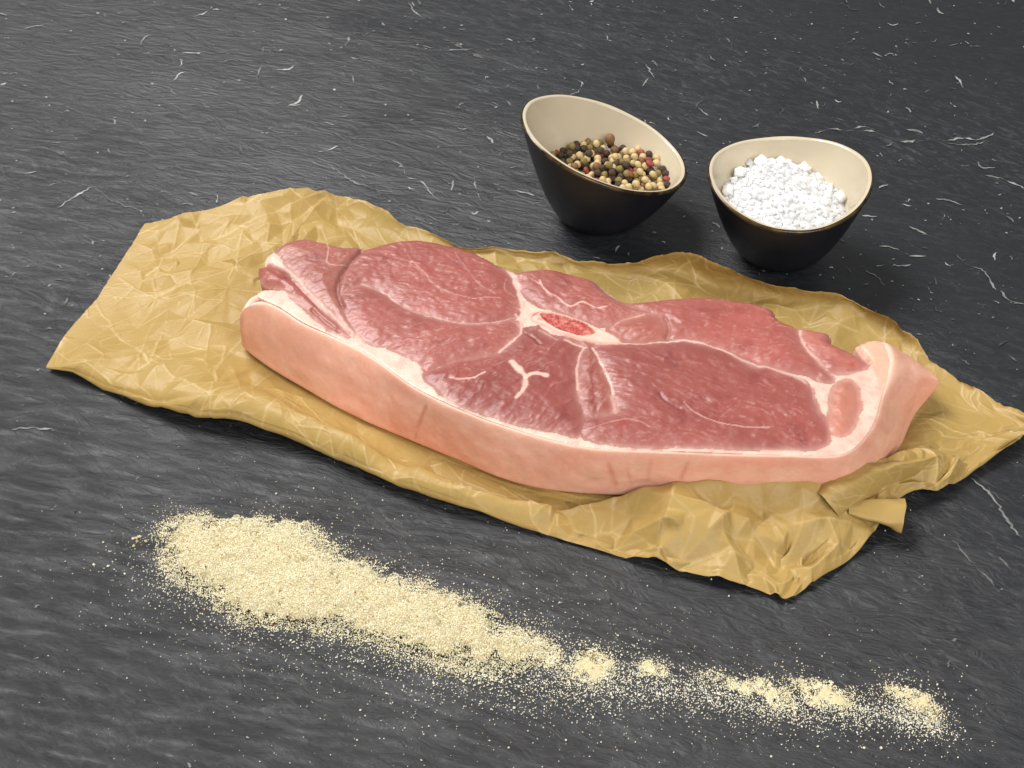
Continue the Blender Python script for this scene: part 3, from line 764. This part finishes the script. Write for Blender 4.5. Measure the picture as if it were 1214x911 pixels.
free = np.where(in_meat, 0.12, np.clip(0.25 + np.minimum(d_meat, dB) / 0.012, 0.25, 1.0))
tv = np.tile(np.linspace(0, 1, NV), NU); su = np.repeat(np.linspace(0, 1, NU), NV)
bunch = sstep(0.55, 0.66, su) * sstep(ROW_T[3] - 0.04, ROW_T[3] + 0.04, tv) * (1 - sstep(0.90, 1.0, su))
amp = free * (1 + 1.0 * bunch) * (0.15 + 0.85 * sstep(0, 0.05, su))
dz = amp * (h1 + h2 + h3 * (0.4 + 1.2 * sstep(0.4, 0.65, fbm(X * 30, Y * 30, 94))))
fold_t = tv > ROW_T[5]
dz = np.where(fold_t, dz * 0.7, dz)
dz += free * (c1 * 0.00030 + c2 * 0.00042 + c3 * 0.00034 * sstep(0.42, 0.62, fbm(X * 50, Y * 50, 92)))
Z = SH[..., 2].ravel() + dz
gp = np.hypot(X - at(1000, 560)[0], Y - at(1000, 560)[1])
Z = np.maximum(Z, 0.0006 + 0.0006 * vnoise(X * 90, Y * 90, 77))
Z = np.where(in_meat, np.minimum(Z, 0.0030), Z)
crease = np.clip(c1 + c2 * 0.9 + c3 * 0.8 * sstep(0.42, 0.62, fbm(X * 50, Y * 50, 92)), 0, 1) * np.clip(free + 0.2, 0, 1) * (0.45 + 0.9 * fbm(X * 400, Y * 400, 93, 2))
dmp = np.zeros(len(X))
for (u, v, r, s_) in [(480, 270, .03, .5), (640, 310, .035, .55), (760, 335, .04, .6), (900, 350, .04, .55), (1000, 390, .03, .5), (1060, 500, .03, .5), (290, 420, .012, .35)]:
    q = at(u, v); dmp = np.maximum(dmp, s_ * np.exp(-((X - q[0]) ** 2 + (Y - q[1]) ** 2) / r ** 2))
dmp *= 0.5 + 0.8 * fbm(X * 50, Y * 50, 99)
paper = obj('butcher_paper', None, label='crumpled brown kraft paper sheet spread under the pork slice', cat='paper')
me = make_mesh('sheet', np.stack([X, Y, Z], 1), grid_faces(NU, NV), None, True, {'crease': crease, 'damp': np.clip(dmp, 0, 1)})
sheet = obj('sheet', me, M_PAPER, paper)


def paper_strip(name, cols, nu, nv, amp, seed):
    """a folded piece of the paper from its own control net: columns of (u, v, z)"""
    c = np.array([[at(*p) for p in col_] for col_ in cols])
    g = catmull(catmull(c, nu).transpose(1, 0, 2), nv).transpose(1, 0, 2)
    x, y, zz = g[..., 0].ravel(), g[..., 1].ravel(), g[..., 2].ravel()
    a, ca = facets(nu, nv, 0.0007 * nu, 0.0007 * nv, 0.012, 0.0010, seed); b, cb = facets(nu, nv, 0.0007 * nu, 0.0007 * nv, 0.006, 0.00035, seed + 1)
    a, b, ca, cb = a.ravel(), b.ravel(), ca.ravel(), cb.ravel()
    zz = np.maximum(zz + amp * (a + b), 0.0007)
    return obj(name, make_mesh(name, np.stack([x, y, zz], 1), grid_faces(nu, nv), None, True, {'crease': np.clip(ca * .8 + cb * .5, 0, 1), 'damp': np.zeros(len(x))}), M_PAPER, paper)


# pleat pushed up beside the slice's right end, its overhanging lip and the layer showing below it
paper_strip('pleat', [[(962, 580, .012), (975, 588, .017), (990, 606, .013), (996, 616, .008)],
                      [(985, 566, .018), (1002, 574, .021), (1018, 592, .014), (1016, 600, .008)],
                      [(1020, 552, .018), (1040, 558, .020), (1052, 574, .012), (1046, 584, .006)],
                      [(1062, 543, .014), (1082, 546, .016), (1094, 556, .009), (1086, 566, .005)],
                      [(1098, 538, .010), (1112, 540, .012), (1116, 546, .007), (1108, 552, .004)]], 110, 50, 0.8, 411)
paper_strip('under_layer', [[(960, 660, .005), (950, 676, .003), (940, 690, .002)], [(985, 636, .007), (988, 656, .003), (982, 668, .0015)],
                            [(1010, 612, .008), (1020, 634, .004), (1016, 646, .0015)], [(1030, 600, .007), (1040, 612, .004), (1034, 624, .0015)]], 70, 40, 0.6, 431)
# rolled curl
p0, p1 = at(1004, 602, .010), at(1070, 609, .0075)
ax = (p1 - p0); Lc = np.linalg.norm(ax); ax /= Lc
s1 = np.cross(ax, [0, 0, 1]); s1 /= np.linalg.norm(s1); s2 = np.cross(s1, ax)
cv = []
for i in range(40):
    f = i / 39
    for j in range(48):
        a = -0.6 + j / 47 * 2 * math.pi * 1.08
        r = (0.0026 + 0.0032 * f) * (1 - 0.10 * j / 47) * (0.8 + 0.4 * float(vnoise(j * 0.22, f * 3.1, 8)))  * (1 + 0.10 * math.sin(3 * a + 2 * f) + 0.05 * math.sin(9 * f + a))
        ff = f - 0.05 * math.cos(a) * f
        cv.append(p0 + ax * Lc * ff + s1 * r * math.cos(a) * 1.25 + s2 * r * math.sin(a) * 0.95)
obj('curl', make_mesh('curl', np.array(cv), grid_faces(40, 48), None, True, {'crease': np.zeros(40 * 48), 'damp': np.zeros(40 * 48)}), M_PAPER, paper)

# ------------------------------------------------------------------ bowls


def bowl(base_px, R, h0, a, b, c2, base_r, label, rx=1.0, egg=0.0):
    base = at(*base_px, 0.0)
    t = obj('bowl', None, label=label, cat='bowl', group='small dark bowls with cream insides', loc=(base[0], base[1], 0))
    N = 160; th = np.linspace(0, 2 * math.pi, N, endpoint=False)
    rim_h = h0 + a * np.cos(th) + b * np.sin(th) + c2 * np.cos(2 * th)
    cx = -a * 0.10
    rr = R * (1 + egg * np.cos(th) ** 2)

    def wall(k, off, floor):
        """ring at fraction k of the wall height, offset off inwards"""
        hh = floor + (rim_h - floor) * k
        prof = k ** 0.6
        r = base_r + (rr - base_r) * prof - off
        return np.stack([cx * k + r * np.cos(th) * rx, r * np.sin(th), hh], 1)
    ks = np.linspace(0, 1, 48) ** 1.9
    outer = [wall(k, 0, 0.0016) for k in ks]
    foot = [np.stack([base_r * 0.93 * np.cos(th), base_r * 0.93 * np.sin(th), np.full(N, 0.0006)], 1), np.stack([base_r * 0.6 * np.cos(th), base_r * 0.6 * np.sin(th), np.full(N, 0.0012)], 1)]
    inner = [wall(k, 0.0029, 0.0048) for k in ks[2:]]
    lip = 0.0015

    def loft(rings):
        Vv = np.concatenate(rings); n = len(rings); F = []
        i = np.arange(N); i2 = (i + 1) % N
        for q in range(n - 1): F.append(np.stack([q * N + i, q * N + i2, (q + 1) * N + i2, (q + 1) * N + i], 1))
        return Vv, np.concatenate(F)
    Vv, F = loft(foot[::-1] + outer)
    obj('outer_body', make_mesh('outer_body', Vv, F), M_GLAZE_DARK, t)
    bot = inner[0].copy()
    rings = [np.stack([bot[:, 0] * f, bot[:, 1] * f, np.full(N, 0.0048) + (bot[:, 2] - 0.0048) * f ** 3], 1) for f in (0.02, 0.4, 0.75)]
    Vv, F = loft((rings + inner)[::-1])
    obj('inner_glaze', make_mesh('inner_glaze', Vv, F), M_GLAZE_CREAM, t)
    o_, i_ = outer[-1], inner[-1]; mid = (o_ + i_) / 2; half = (o_ - i_) / 2; up = np.array([0, 0, 1.0])
    wob = 1 + 0.15 * np.sin(7 * th + 1)[:, None] * np.sin(3 * th)[:, None]
    Vv, F = loft([mid + half * math.cos(p) * 1.03 + up * (np.linalg.norm(half, axis=1)[:, None] * math.sin(p) * 0.8 * wob - 0.0003) for p in np.linspace(math.pi / 2.4, -0.55, 7)])
    Vi, Fi = loft([mid + half * math.cos(p) * 1.02 + up * (np.linalg.norm(half, axis=1)[:, None] * math.sin(p) * 0.8 * wob - 0.0003) for p in np.linspace(math.pi + 0.4, math.pi / 2.4, 9)])
    obj('rim', make_mesh('rim', Vv, F), M_RIM, t)
    obj('lip', make_mesh('lip', Vi, Fi), M_GLAZE_CREAM, t)
    t_in = lambda th_, z_: base_r + (R - base_r) * max(0.01, min(1, (z_ - 0.0048) / (h0 + a * math.cos(th_) + b * math.sin(th_) + c2 * math.cos(2 * th_) - 0.0048))) ** 0.6 - 0.0029
    return t_in, base


b1, base1 = bowl((709, 256), 0.0411, 0.0430, -0.0145, -0.0018, 0, 0.0175, 'small dark bowl holding mixed peppercorns, its rim slanting down to the right')
b2, base2 = bowl((922, 299), 0.0386, 0.0432, 0.0015, 0.0012, 0.0028, 0.0170, 'small dark bowl with level rim holding white coarse salt')


def ico(sub):
    import bmesh
    bm = bmesh.new(); bmesh.ops.create_icosphere(bm, subdivisions=sub, radius=1)
    v = np.array([q.co[:] for q in bm.verts]); f = np.array([[q.index for q in p.verts] for p in bm.faces]); bm.free(); return v, f


IV, IF = ico(3)


def corn_mesh(kind, seed):
    v = IV.copy(); r = 1.0
    if kind == 'black':
        n = fbm(v[:, 0] * 3 + seed * 7, v[:, 1] * 3 + v[:, 2] * 2.6, seed, 3); r = 1 - 0.30 * np.abs(n - 0.5) * 2 + 0.1 * n
        r = r * (1 - 0.1 * np.abs(np.sin(v[:, 0] * 5 + v[:, 2] * 4 + seed)))
    elif kind == 'red':
        n = fbm(v[:, 0] * 1.4 + seed * 5, v[:, 1] * 1.4 + v[:, 2] * 1.6, seed, 3); r = 0.75 + 0.5 * n
        v = v * [1.1, 0.95, 0.7]
    else:
        n = fbm(v[:, 0] * 2 + seed * 3, v[:, 1] * 2 + v[:, 2] * 2, seed, 3); r = 0.92 + 0.16 * n; v = v * [1.0, 0.96 + 0.03 * (seed % 3), 0.90]
        r = r - 0.10 * np.exp(-((v[:, 0] - 1) ** 2 + v[:, 1] ** 2) / 0.03)
        if kind == 'green': r = r - 0.05 * np.abs(np.sin(v[:, 1] * 4 + v[:, 2] * 2 + seed))
    return make_mesh('peppercorn', v * np.reshape(r, (-1, 1)), IF)


CORN_MAT = {
    'black': simple('black_pepper', (0.045, 0.028, 0.018), 0.5, (350, (0.11, 0.065, 0.04), 0.4, 0.7), bump=(500, 0.0008, 0.5)),
    'white': simple('white_pepper', (0.66, 0.51, 0.26), 0.45, (300, (0.50, 0.33, 0.13), 0.45, 0.7), bump=(700, 0.0004, 0.4)),
    'green': simple('green_pepper', (0.32, 0.24, 0.07), 0.45, (280, (0.16, 0.11, 0.035), 0.4, 0.7), bump=(500, 0.0006, 0.5)),
    'red': simple('pink_pepper', (0.34, 0.05, 0.04), 0.4, (260, (0.20, 0.06, 0.035), 0.4, 0.7), bump=(400, 0.0006, 0.4)),
    'brown': simple('brown_pepper', (0.25, 0.12, 0.05), 0.45, (260, (0.17, 0.08, 0.035), 0.4, 0.7), bump=(400, 0.0006, 0.4))}
CORN = {}
for kd in CORN_MAT:
    CORN[kd] = []
    for s in range(4):
        m_ = corn_mesh('white' if kd == 'brown' else kd, 5 + s * 3); m_.materials.append(CORN_MAT[kd]); CORN[kd].append(m_)
CORN_LABEL = {'black': 'dark wrinkled peppercorn among the mixed peppercorns in the slanted bowl', 'white': 'pale cream peppercorn among the mixed peppercorns in the slanted bowl',
              'green': 'olive green peppercorn among the mixed peppercorns in the slanted bowl', 'red': 'red shrivelled peppercorn among the mixed peppercorns in the slanted bowl',
              'brown': 'smooth brown peppercorn among the mixed peppercorns in the slanted bowl'}


def pack(n, ok, rmin, tries=6000):
    pts = []
    for _ in range(tries):
        p = ok(); 
        if p is None: continue
        if all((p[0] - q[0]) ** 2 + (p[1] - q[1]) ** 2 > rmin * rmin for q in pts): pts.append(p)
        if len(pts) >= n: break
    return pts


def in_bowl(inner, height, r_obj):
    """random places on a heap of the given height field inside a bowl"""
    def f():
        x, y = random.uniform(-0.04, 0.04), random.uniform(-0.04, 0.04); th = math.atan2(y, x)
        return (x, y) if math.hypot(x, y) < inner(th, height(x, y)) - r_obj else None
    return f


def disc(R):
    def f():
        a, r = random.uniform(0, 2 * math.pi), R * math.sqrt(random.random()); return (r * math.cos(a), r * math.sin(a))
    return f


def corn(x, y, z, r, kd, label=None):
    o = bpy.data.objects.new('peppercorn', random.choice(CORN[kd])); COL.objects.link(o)
    o.location = (base1[0] + x, base1[1] + y, z); k = r * random.uniform(0.9, 1.1); o.scale = (k, k, k)
    o.rotation_euler = [random.uniform(0, 6.28) for _ in range(3)]
    o['label'] = label or CORN_LABEL[kd]; o['category'] = 'peppercorn'
    o['group'] = {'black': 'dark peppercorns', 'white': 'cream peppercorns', 'green': 'olive peppercorns', 'red': 'red peppercorns', 'brown': 'brown peppercorns'}[kd] + ' in the bowl'
    return o


def kind_pick(): return random.choices(['black', 'white', 'green', 'red', 'brown'], [0.32, 0.40, 0.15, 0.07, 0.06])[0]


PEP_H = 0.0252
pep_z = lambda x, y: PEP_H - 0.06 * x + 0.0012 * math.sin(x * 160) * math.cos(y * 140)
low = pack(420, in_bowl(b1, lambda x, y: pep_z(x, y) - 0.005, 0.002), 0.0034, 9000)
fv, ff = [], []; ic, fc = ico(1)
for (x, y) in low:
    fv.append(ic * 0.0024 + [base1[0] + x, base1[1] + y, pep_z(x, y) - 0.0052]); ff.append(fc + 42 * len(ff))
obj('peppercorn_filling', make_mesh('peppercorn_filling', np.concatenate(fv), np.concatenate(ff)), CORN_MAT['black'], kind='stuff',
    label='mass of peppercorns below the top layer in the slanted bowl', cat='peppercorns')
mid = pack(260, in_bowl(b1, pep_z, 0.0006), 0.0034, 16000)
for (x, y) in mid: corn(x, y, pep_z(x, y) - 0.0010, 0.0020, kind_pick())
for (x, y) in pack(42, disc(0.027), 0.0058): corn(x, y, pep_z(x, y) + 0.0021, 0.0019, kind_pick())
corn(0.006, 0.0255, PEP_H + 0.0042, 0.0030, 'brown', 'largest smooth brown peppercorn, lying on top at the back of the bowl')

# coarse salt


def crystal_mesh(seed):
    import bmesh
    r = random.Random(seed); bm = bmesh.new(); bmesh.ops.create_cube(bm, size=2)
    for q in bm.verts:
        for k in range(3): q.co[k] *= r.uniform(0.72, 1.05)
    bmesh.ops.bevel(bm, geom=list(bm.edges), offset=0.24, segments=2, affect='EDGES', profile=0.6)
    me = bpy.data.meshes.new('salt_crystal'); bm.to_mesh(me); bm.free(); me.materials.append(M_SALT)
    me.polygons.foreach_set('use_smooth', np.full(len(me.polygons), True)); return me


CRY = [crystal_mesh(s) for s in range(9)]


def salt_z(x, y):
    return 0.0315 - 0.0035 * ((x + 0.002) / 0.03) ** 2 + 0.0075 * math.exp(-((x + 0.005) ** 2 + (y - 0.010) ** 2) / 0.018 ** 2) - 0.10 * max(0, -y) * 0.4


sv = []; ring = np.linspace(0, 2 * math.pi, 60, endpoint=False)
rings = []
for f in np.linspace(0.0, 0.96, 24):
    rings.append(np.array([[base2[0] + 0.031 * f * math.cos(a), base2[1] + 0.031 * f * math.sin(a), salt_z(0.031 * f * math.cos(a), 0.031 * f * math.sin(a)) - 0.0007 + 0.0011 * (fbm(40 * f * math.cos(a), 40 * f * math.sin(a), 66, 2) - 0.5)] for a in ring]))
sv = np.stack(rings, 1).reshape(-1, 3)
obj('coarse_salt', make_mesh('coarse_salt', sv, grid_faces(60, 24, True)), M_SALT, kind='stuff', label='mound of fine white salt filling the level dark bowl', cat='salt')
for (x, y) in pack(294, in_bowl(b2, salt_z, 0.0008), 0.0026, 20000):
    o = bpy.data.objects.new('salt_crystal', random.choice(CRY)); COL.objects.link(o)
    k = random.uniform(0.0008, 0.0018); o.scale = (k * random.uniform(0.8, 1.35), k, k * random.uniform(0.75, 1.1))
    o.location = (base2[0] + x, base2[1] + y, salt_z(x, y) - 0.0014 + random.uniform(-0.0006, 0.0014))
    o.rotation_euler = [random.uniform(0, 6.28) for _ in range(3)]
    o['label'] = 'white coarse salt crystal among those heaped in the level dark bowl'; o['category'] = 'salt crystal'; o['group'] = 'coarse salt crystals in the bowl'

for x, y, k, lb in [(-0.009, 0.0245, 0.0034, 'largest white salt crystal, standing at the back peak of the heap'), (-0.0200, 0.0175, 0.0030, 'chunky salt crystal left of the largest one on the heap'),
                    (0.001, 0.0255, 0.0026, 'chunky salt crystal just right of the largest one on the heap'), (-0.0270, 0.0060, 0.0030, 'chunky salt crystal leaning on the left wall of the level bowl'),
                    (0.0120, 0.0240, 0.0027, 'chunky salt crystal on the back right slope of the heap'), (0.0270, 0.0040, 0.0028, 'chunky salt crystal at the right end of the salt heap')]:
    o = bpy.data.objects.new('salt_crystal', CRY[int(abs(x) * 1e4) % 9]); COL.objects.link(o); k *= 0.8; o.scale = (k * 1.15, k * 0.9, k)
    o.location = (base2[0] + x, base2[1] + y, salt_z(x, y) + 0.0014); o.rotation_euler = (x * 40, y * 30, x * 300)
    o['label'] = lb; o['category'] = 'salt crystal'; o['group'] = 'large salt crystals'

# ------------------------------------------------------------------ spilled seasoning powder
OCT = np.array([[1, 0, 0], [-1, 0, 0], [0, 1, 0], [0, -1, 0], [0, 0, 1], [0, 0, -1]], float)
OCF = np.array([[0, 2, 4], [2, 1, 4], [1, 3, 4], [3, 0, 4], [2, 0, 5], [1, 2, 5], [3, 1, 5], [0, 3, 5]])
M_POWDER = attr_material('powder', 0.75, [(1500, 0.0004, 0.6, (1, 1, 1))], 0.2)
PC = np.array([srgb(236, 228, 192), srgb(247, 242, 220), srgb(220, 207, 164), srgb(186, 166, 120), srgb(150, 120, 80), srgb(110, 120, 60), srgb(190, 90, 50)])
PCW = [0.50, 0.29, 0.14, 0.05, 0.010, 0.005, 0.005]


def grains(xy, zz, size):
    n = len(xy); q = RNG.normal(size=(n, 3, 3)); q, _ = np.linalg.qr(q)
    sc = size[:, None] * RNG.uniform(0.6, 1.2, (n, 3))
    v = np.einsum('nij,kj->nki', q, OCT) * 1.0
    v = np.einsum('nij,nkj->nki', q, OCT[None] * sc[:, None, :])
    v = v + np.column_stack([xy, zz])[:, None, :]
    f = (OCF[None] + 6 * np.arange(n)[:, None, None]).reshape(-1, 3)
    c = PC[RNG.choice(len(PC), n, p=PCW)] * RNG.uniform(0.85, 1.08, (n, 1))
    return v.reshape(-1, 3), f, np.repeat(c, 6, 0)


def heap(name, outline, height, n, label, shoulder=0.011, group=None):
    poly = smooth_poly(np.array([at(u, v)[:2] for u, v in outline]), 10 * len(outline))
    l_, h_ = poly.min(0), poly.max(0); sp = 0.0008
    xs, ys = np.arange(l_[0] - .002, h_[0] + .002, sp), np.arange(l_[1] - .002, h_[1] + .002, sp)
    A, Bq = np.meshgrid(xs, ys, indexing='ij'); Q = np.stack([A.ravel(), Bq.ravel()], 1)

    def hf(Q):
        Qw = Q + np.stack([fbm(Q[:, 0] * 180, Q[:, 1] * 180, 500) - .5, fbm(Q[:, 0] * 180, Q[:, 1] * 180, 510) - .5], 1) * 0.007
        i_ = inside(Qw, poly); d, _ = seg_dist(Qw, poly, True)
        return np.where(i_, height * (1 - np.exp(-d / shoulder)) * (0.65 + 0.7 * fbm(Q[:, 0] * 90, Q[:, 1] * 90, 520)) + 0.0012 * (fbm(Q[:, 0] * 420, Q[:, 1] * 420, 530, 2) - .5) * np.clip(d / 0.002, 0, 1) - 0.0010 * sstep(.6, .8, fbm(Q[:, 0] * 150, Q[:, 1] * 150, 540, 2)), -0.001)
    hz = hf(Q); fq = grid_faces(len(xs), len(ys)); fq = fq[(hz[fq] > min(0.0020, 0.45 * height)).all(1)]
    used, inv = np.unique(fq, return_inverse=True)
    bv = np.column_stack([Q[used], hz[used] - 0.0001 - (min(0.0020, 0.45 * height) * 0.8) * np.exp(-(hz[used] - min(0.0020, 0.45 * height)) / 0.0006)]); bf = inv.reshape(-1, 4)
    tri = np.concatenate([bf[:, [0, 1, 2]], bf[:, [0, 2, 3]]])
    p = RNG.uniform(l_ - 0.001, h_ + 0.001, (n * 6, 2)); hh = hf(p); k = np.where(hh > 0.0)[0][:n]; p, hh = p[k], hh[k]; q_ = RNG.random(len(p)) < (0.5 if height > 0.003 else 0.15) + 1.3 * hh / height; p, hh = p[q_], hh[q_]
    low_ = hh < 0.0020; hh = np.where(low_, np.maximum(hh * np.clip(hh / 0.0020, 0, 1), 0.0002) + slate_z(p[:, 0], p[:, 1]) * (1 - hh / 0.0020), hh)
    m = int(n * 0.30); e = poly[RNG.integers(0, len(poly), m)] + RNG.normal(0, 1, (m, 2)) * np.where(RNG.random(m) < 0.3, 0.0055, 0.0020)[:, None]
    e = e[fbm(e[:, 0] * 90, e[:, 1] * 90, 550) + RNG.normal(0, 0.08, m) > 0.44]
    he = hf(e); he = np.where(he > 0, he, slate_z(e[:, 0], e[:, 1]) + 0.0001)
    p, hh = np.concatenate([p, e]), np.concatenate([hh, he])
    gv, gf, gc = grains(p, hh + 0.0001, RNG.uniform(0.00013, 0.00035, len(p)))
    vv = np.concatenate([bv, gv]); f = np.concatenate([tri, gf + len(bv)]); c = np.concatenate([np.tile(PC[2] * 0.9, (len(bv), 1)), gc])
    return obj(name, make_mesh(name, vv, f, c, False), M_POWDER, kind='stuff', label=label, cat='powder', group=group)


heap('powder_heap', [(190, 650), (200, 625), (235, 613), (300, 612), (365, 622), (385, 645), (430, 668), (490, 690), (545, 708), (600, 738), (640, 762), (656, 780), (640, 794), (590, 798), (530, 791), (470, 770), (400, 752), (340, 749), (286, 737), (240, 706), (203, 679)],
     0.0066, 52000, 'long heap of pale yellow seasoning powder on the slate')
heap('powder_heap', [(670, 796), (676, 778), (697, 766), (714, 776), (728, 790), (722, 804), (700, 811), (680, 808)], 0.0012, 3400, 'small round powder heap just right of the long heap', 0.004)
heap('powder_heap', [(752, 795), (765, 782), (780, 782), (790, 796), (782, 807), (764, 808)], 0.0009, 1600, 'smallest powder heap, right of the small round heap', 0.004)
heap('powder_heap', [(830, 798), (850, 802), (880, 808), (912, 806), (935, 822), (938, 838), (915, 842), (890, 832), (862, 818), (836, 808)], 0.0008, 3400, 'thin low streak of powder left of the two rightmost heaps', 0.004)
heap('powder_heap', [(935, 812), (958, 802), (985, 808), (1008, 822), (1008, 840), (985, 842), (955, 832)], 0.0012, 3000, 'oval powder heap between the thin streak and the rightmost heap', 0.004)
heap('powder_heap', [(1046, 818), (1065, 808), (1085, 814), (1108, 826), (1114, 844), (1110, 860), (1096, 850), (1070, 836)], 0.0010, 2600, 'rightmost powder heap at the tail of the spill', 0.004)
cl = [(205, 640), (222, 664), (262, 650), (300, 640), (352, 668), (400, 690), (430, 716), (480, 716), (520, 744), (575, 752), (612, 770), (245, 690), (330, 714), (164, 640), (700, 782)]
cp = np.array([at(u, v)[:2] for u, v in cl])
cp = np.concatenate([cp + RNG.normal(0, 0.0018, cp.shape) for _ in range(9)])
hz_ = np.array([S.ray_cast(bpy.context.evaluated_depsgraph_get(), (x, y, 0.5), (0, 0, -1))[1].z for x, y in cp])
gv, gf, gc = grains(cp, hz_ + 0.0003, RNG.uniform(0.0004, 0.0010, len(cp)))
obj('powder_clump', make_mesh('powder_clump', gv, gf, gc * [0.80, 0.76, 0.66], False), M_POWDER, kind='stuff', label='coarser tan clumps lying on the powder heaps', cat='powder')
# loose grains round the heaps
SP_L = np.array([at(u, v)[:2] for u, v in [(200, 650), (300, 690), (420, 710), (530, 750), (640, 785), (720, 792), (800, 800), (880, 818), (970, 826), (1060, 826), (1105, 845)]])
tl = RNG.uniform(0, 10, 15000); k = np.minimum(tl.astype(int), 9); f = (tl - k)[:, None]
keep = (tl < 5) | (RNG.random(15000) < 0.6); tl, k, f = tl[keep], k[keep], f[keep]; NL = len(tl)
pts = SP_L[k] * (1 - f) + SP_L[k + 1] * f
wid = np.interp(tl, [0, 1, 2, 3, 4, 5, 6, 10], [0.016, 0.021, 0.020, 0.020, 0.015, 0.009, 0.007, 0.006])
spread = np.where(RNG.random(NL) < 0.16, 2.1, 0.8)
pts = pts + RNG.normal(size=(NL, 2)) * (wid * spread)[:, None] * [1, 0.85] + np.array([0.001, -0.006])
far = np.array([at(RNG.uniform(120, 1180), RNG.uniform(600, 905))[:2] for _ in range(160)])
pts = np.concatenate([pts, far])
sz = RNG.uniform(0.00013, 0.00034, len(pts)); big = RNG.random(len(pts)) < 0.08; sz[big] *= 1.7
gv, gf, gc = grains(pts, slate_z(pts[:, 0], pts[:, 1]) + sz * 0.8, sz)
obj('loose_powder', make_mesh('loose_powder', gv, gf, np.minimum(gc * 0.65 + 0.30, 0.9), False), M_POWDER, kind='stuff', label='loose grains of pale powder scattered round the heaps on the slate', cat='powder')
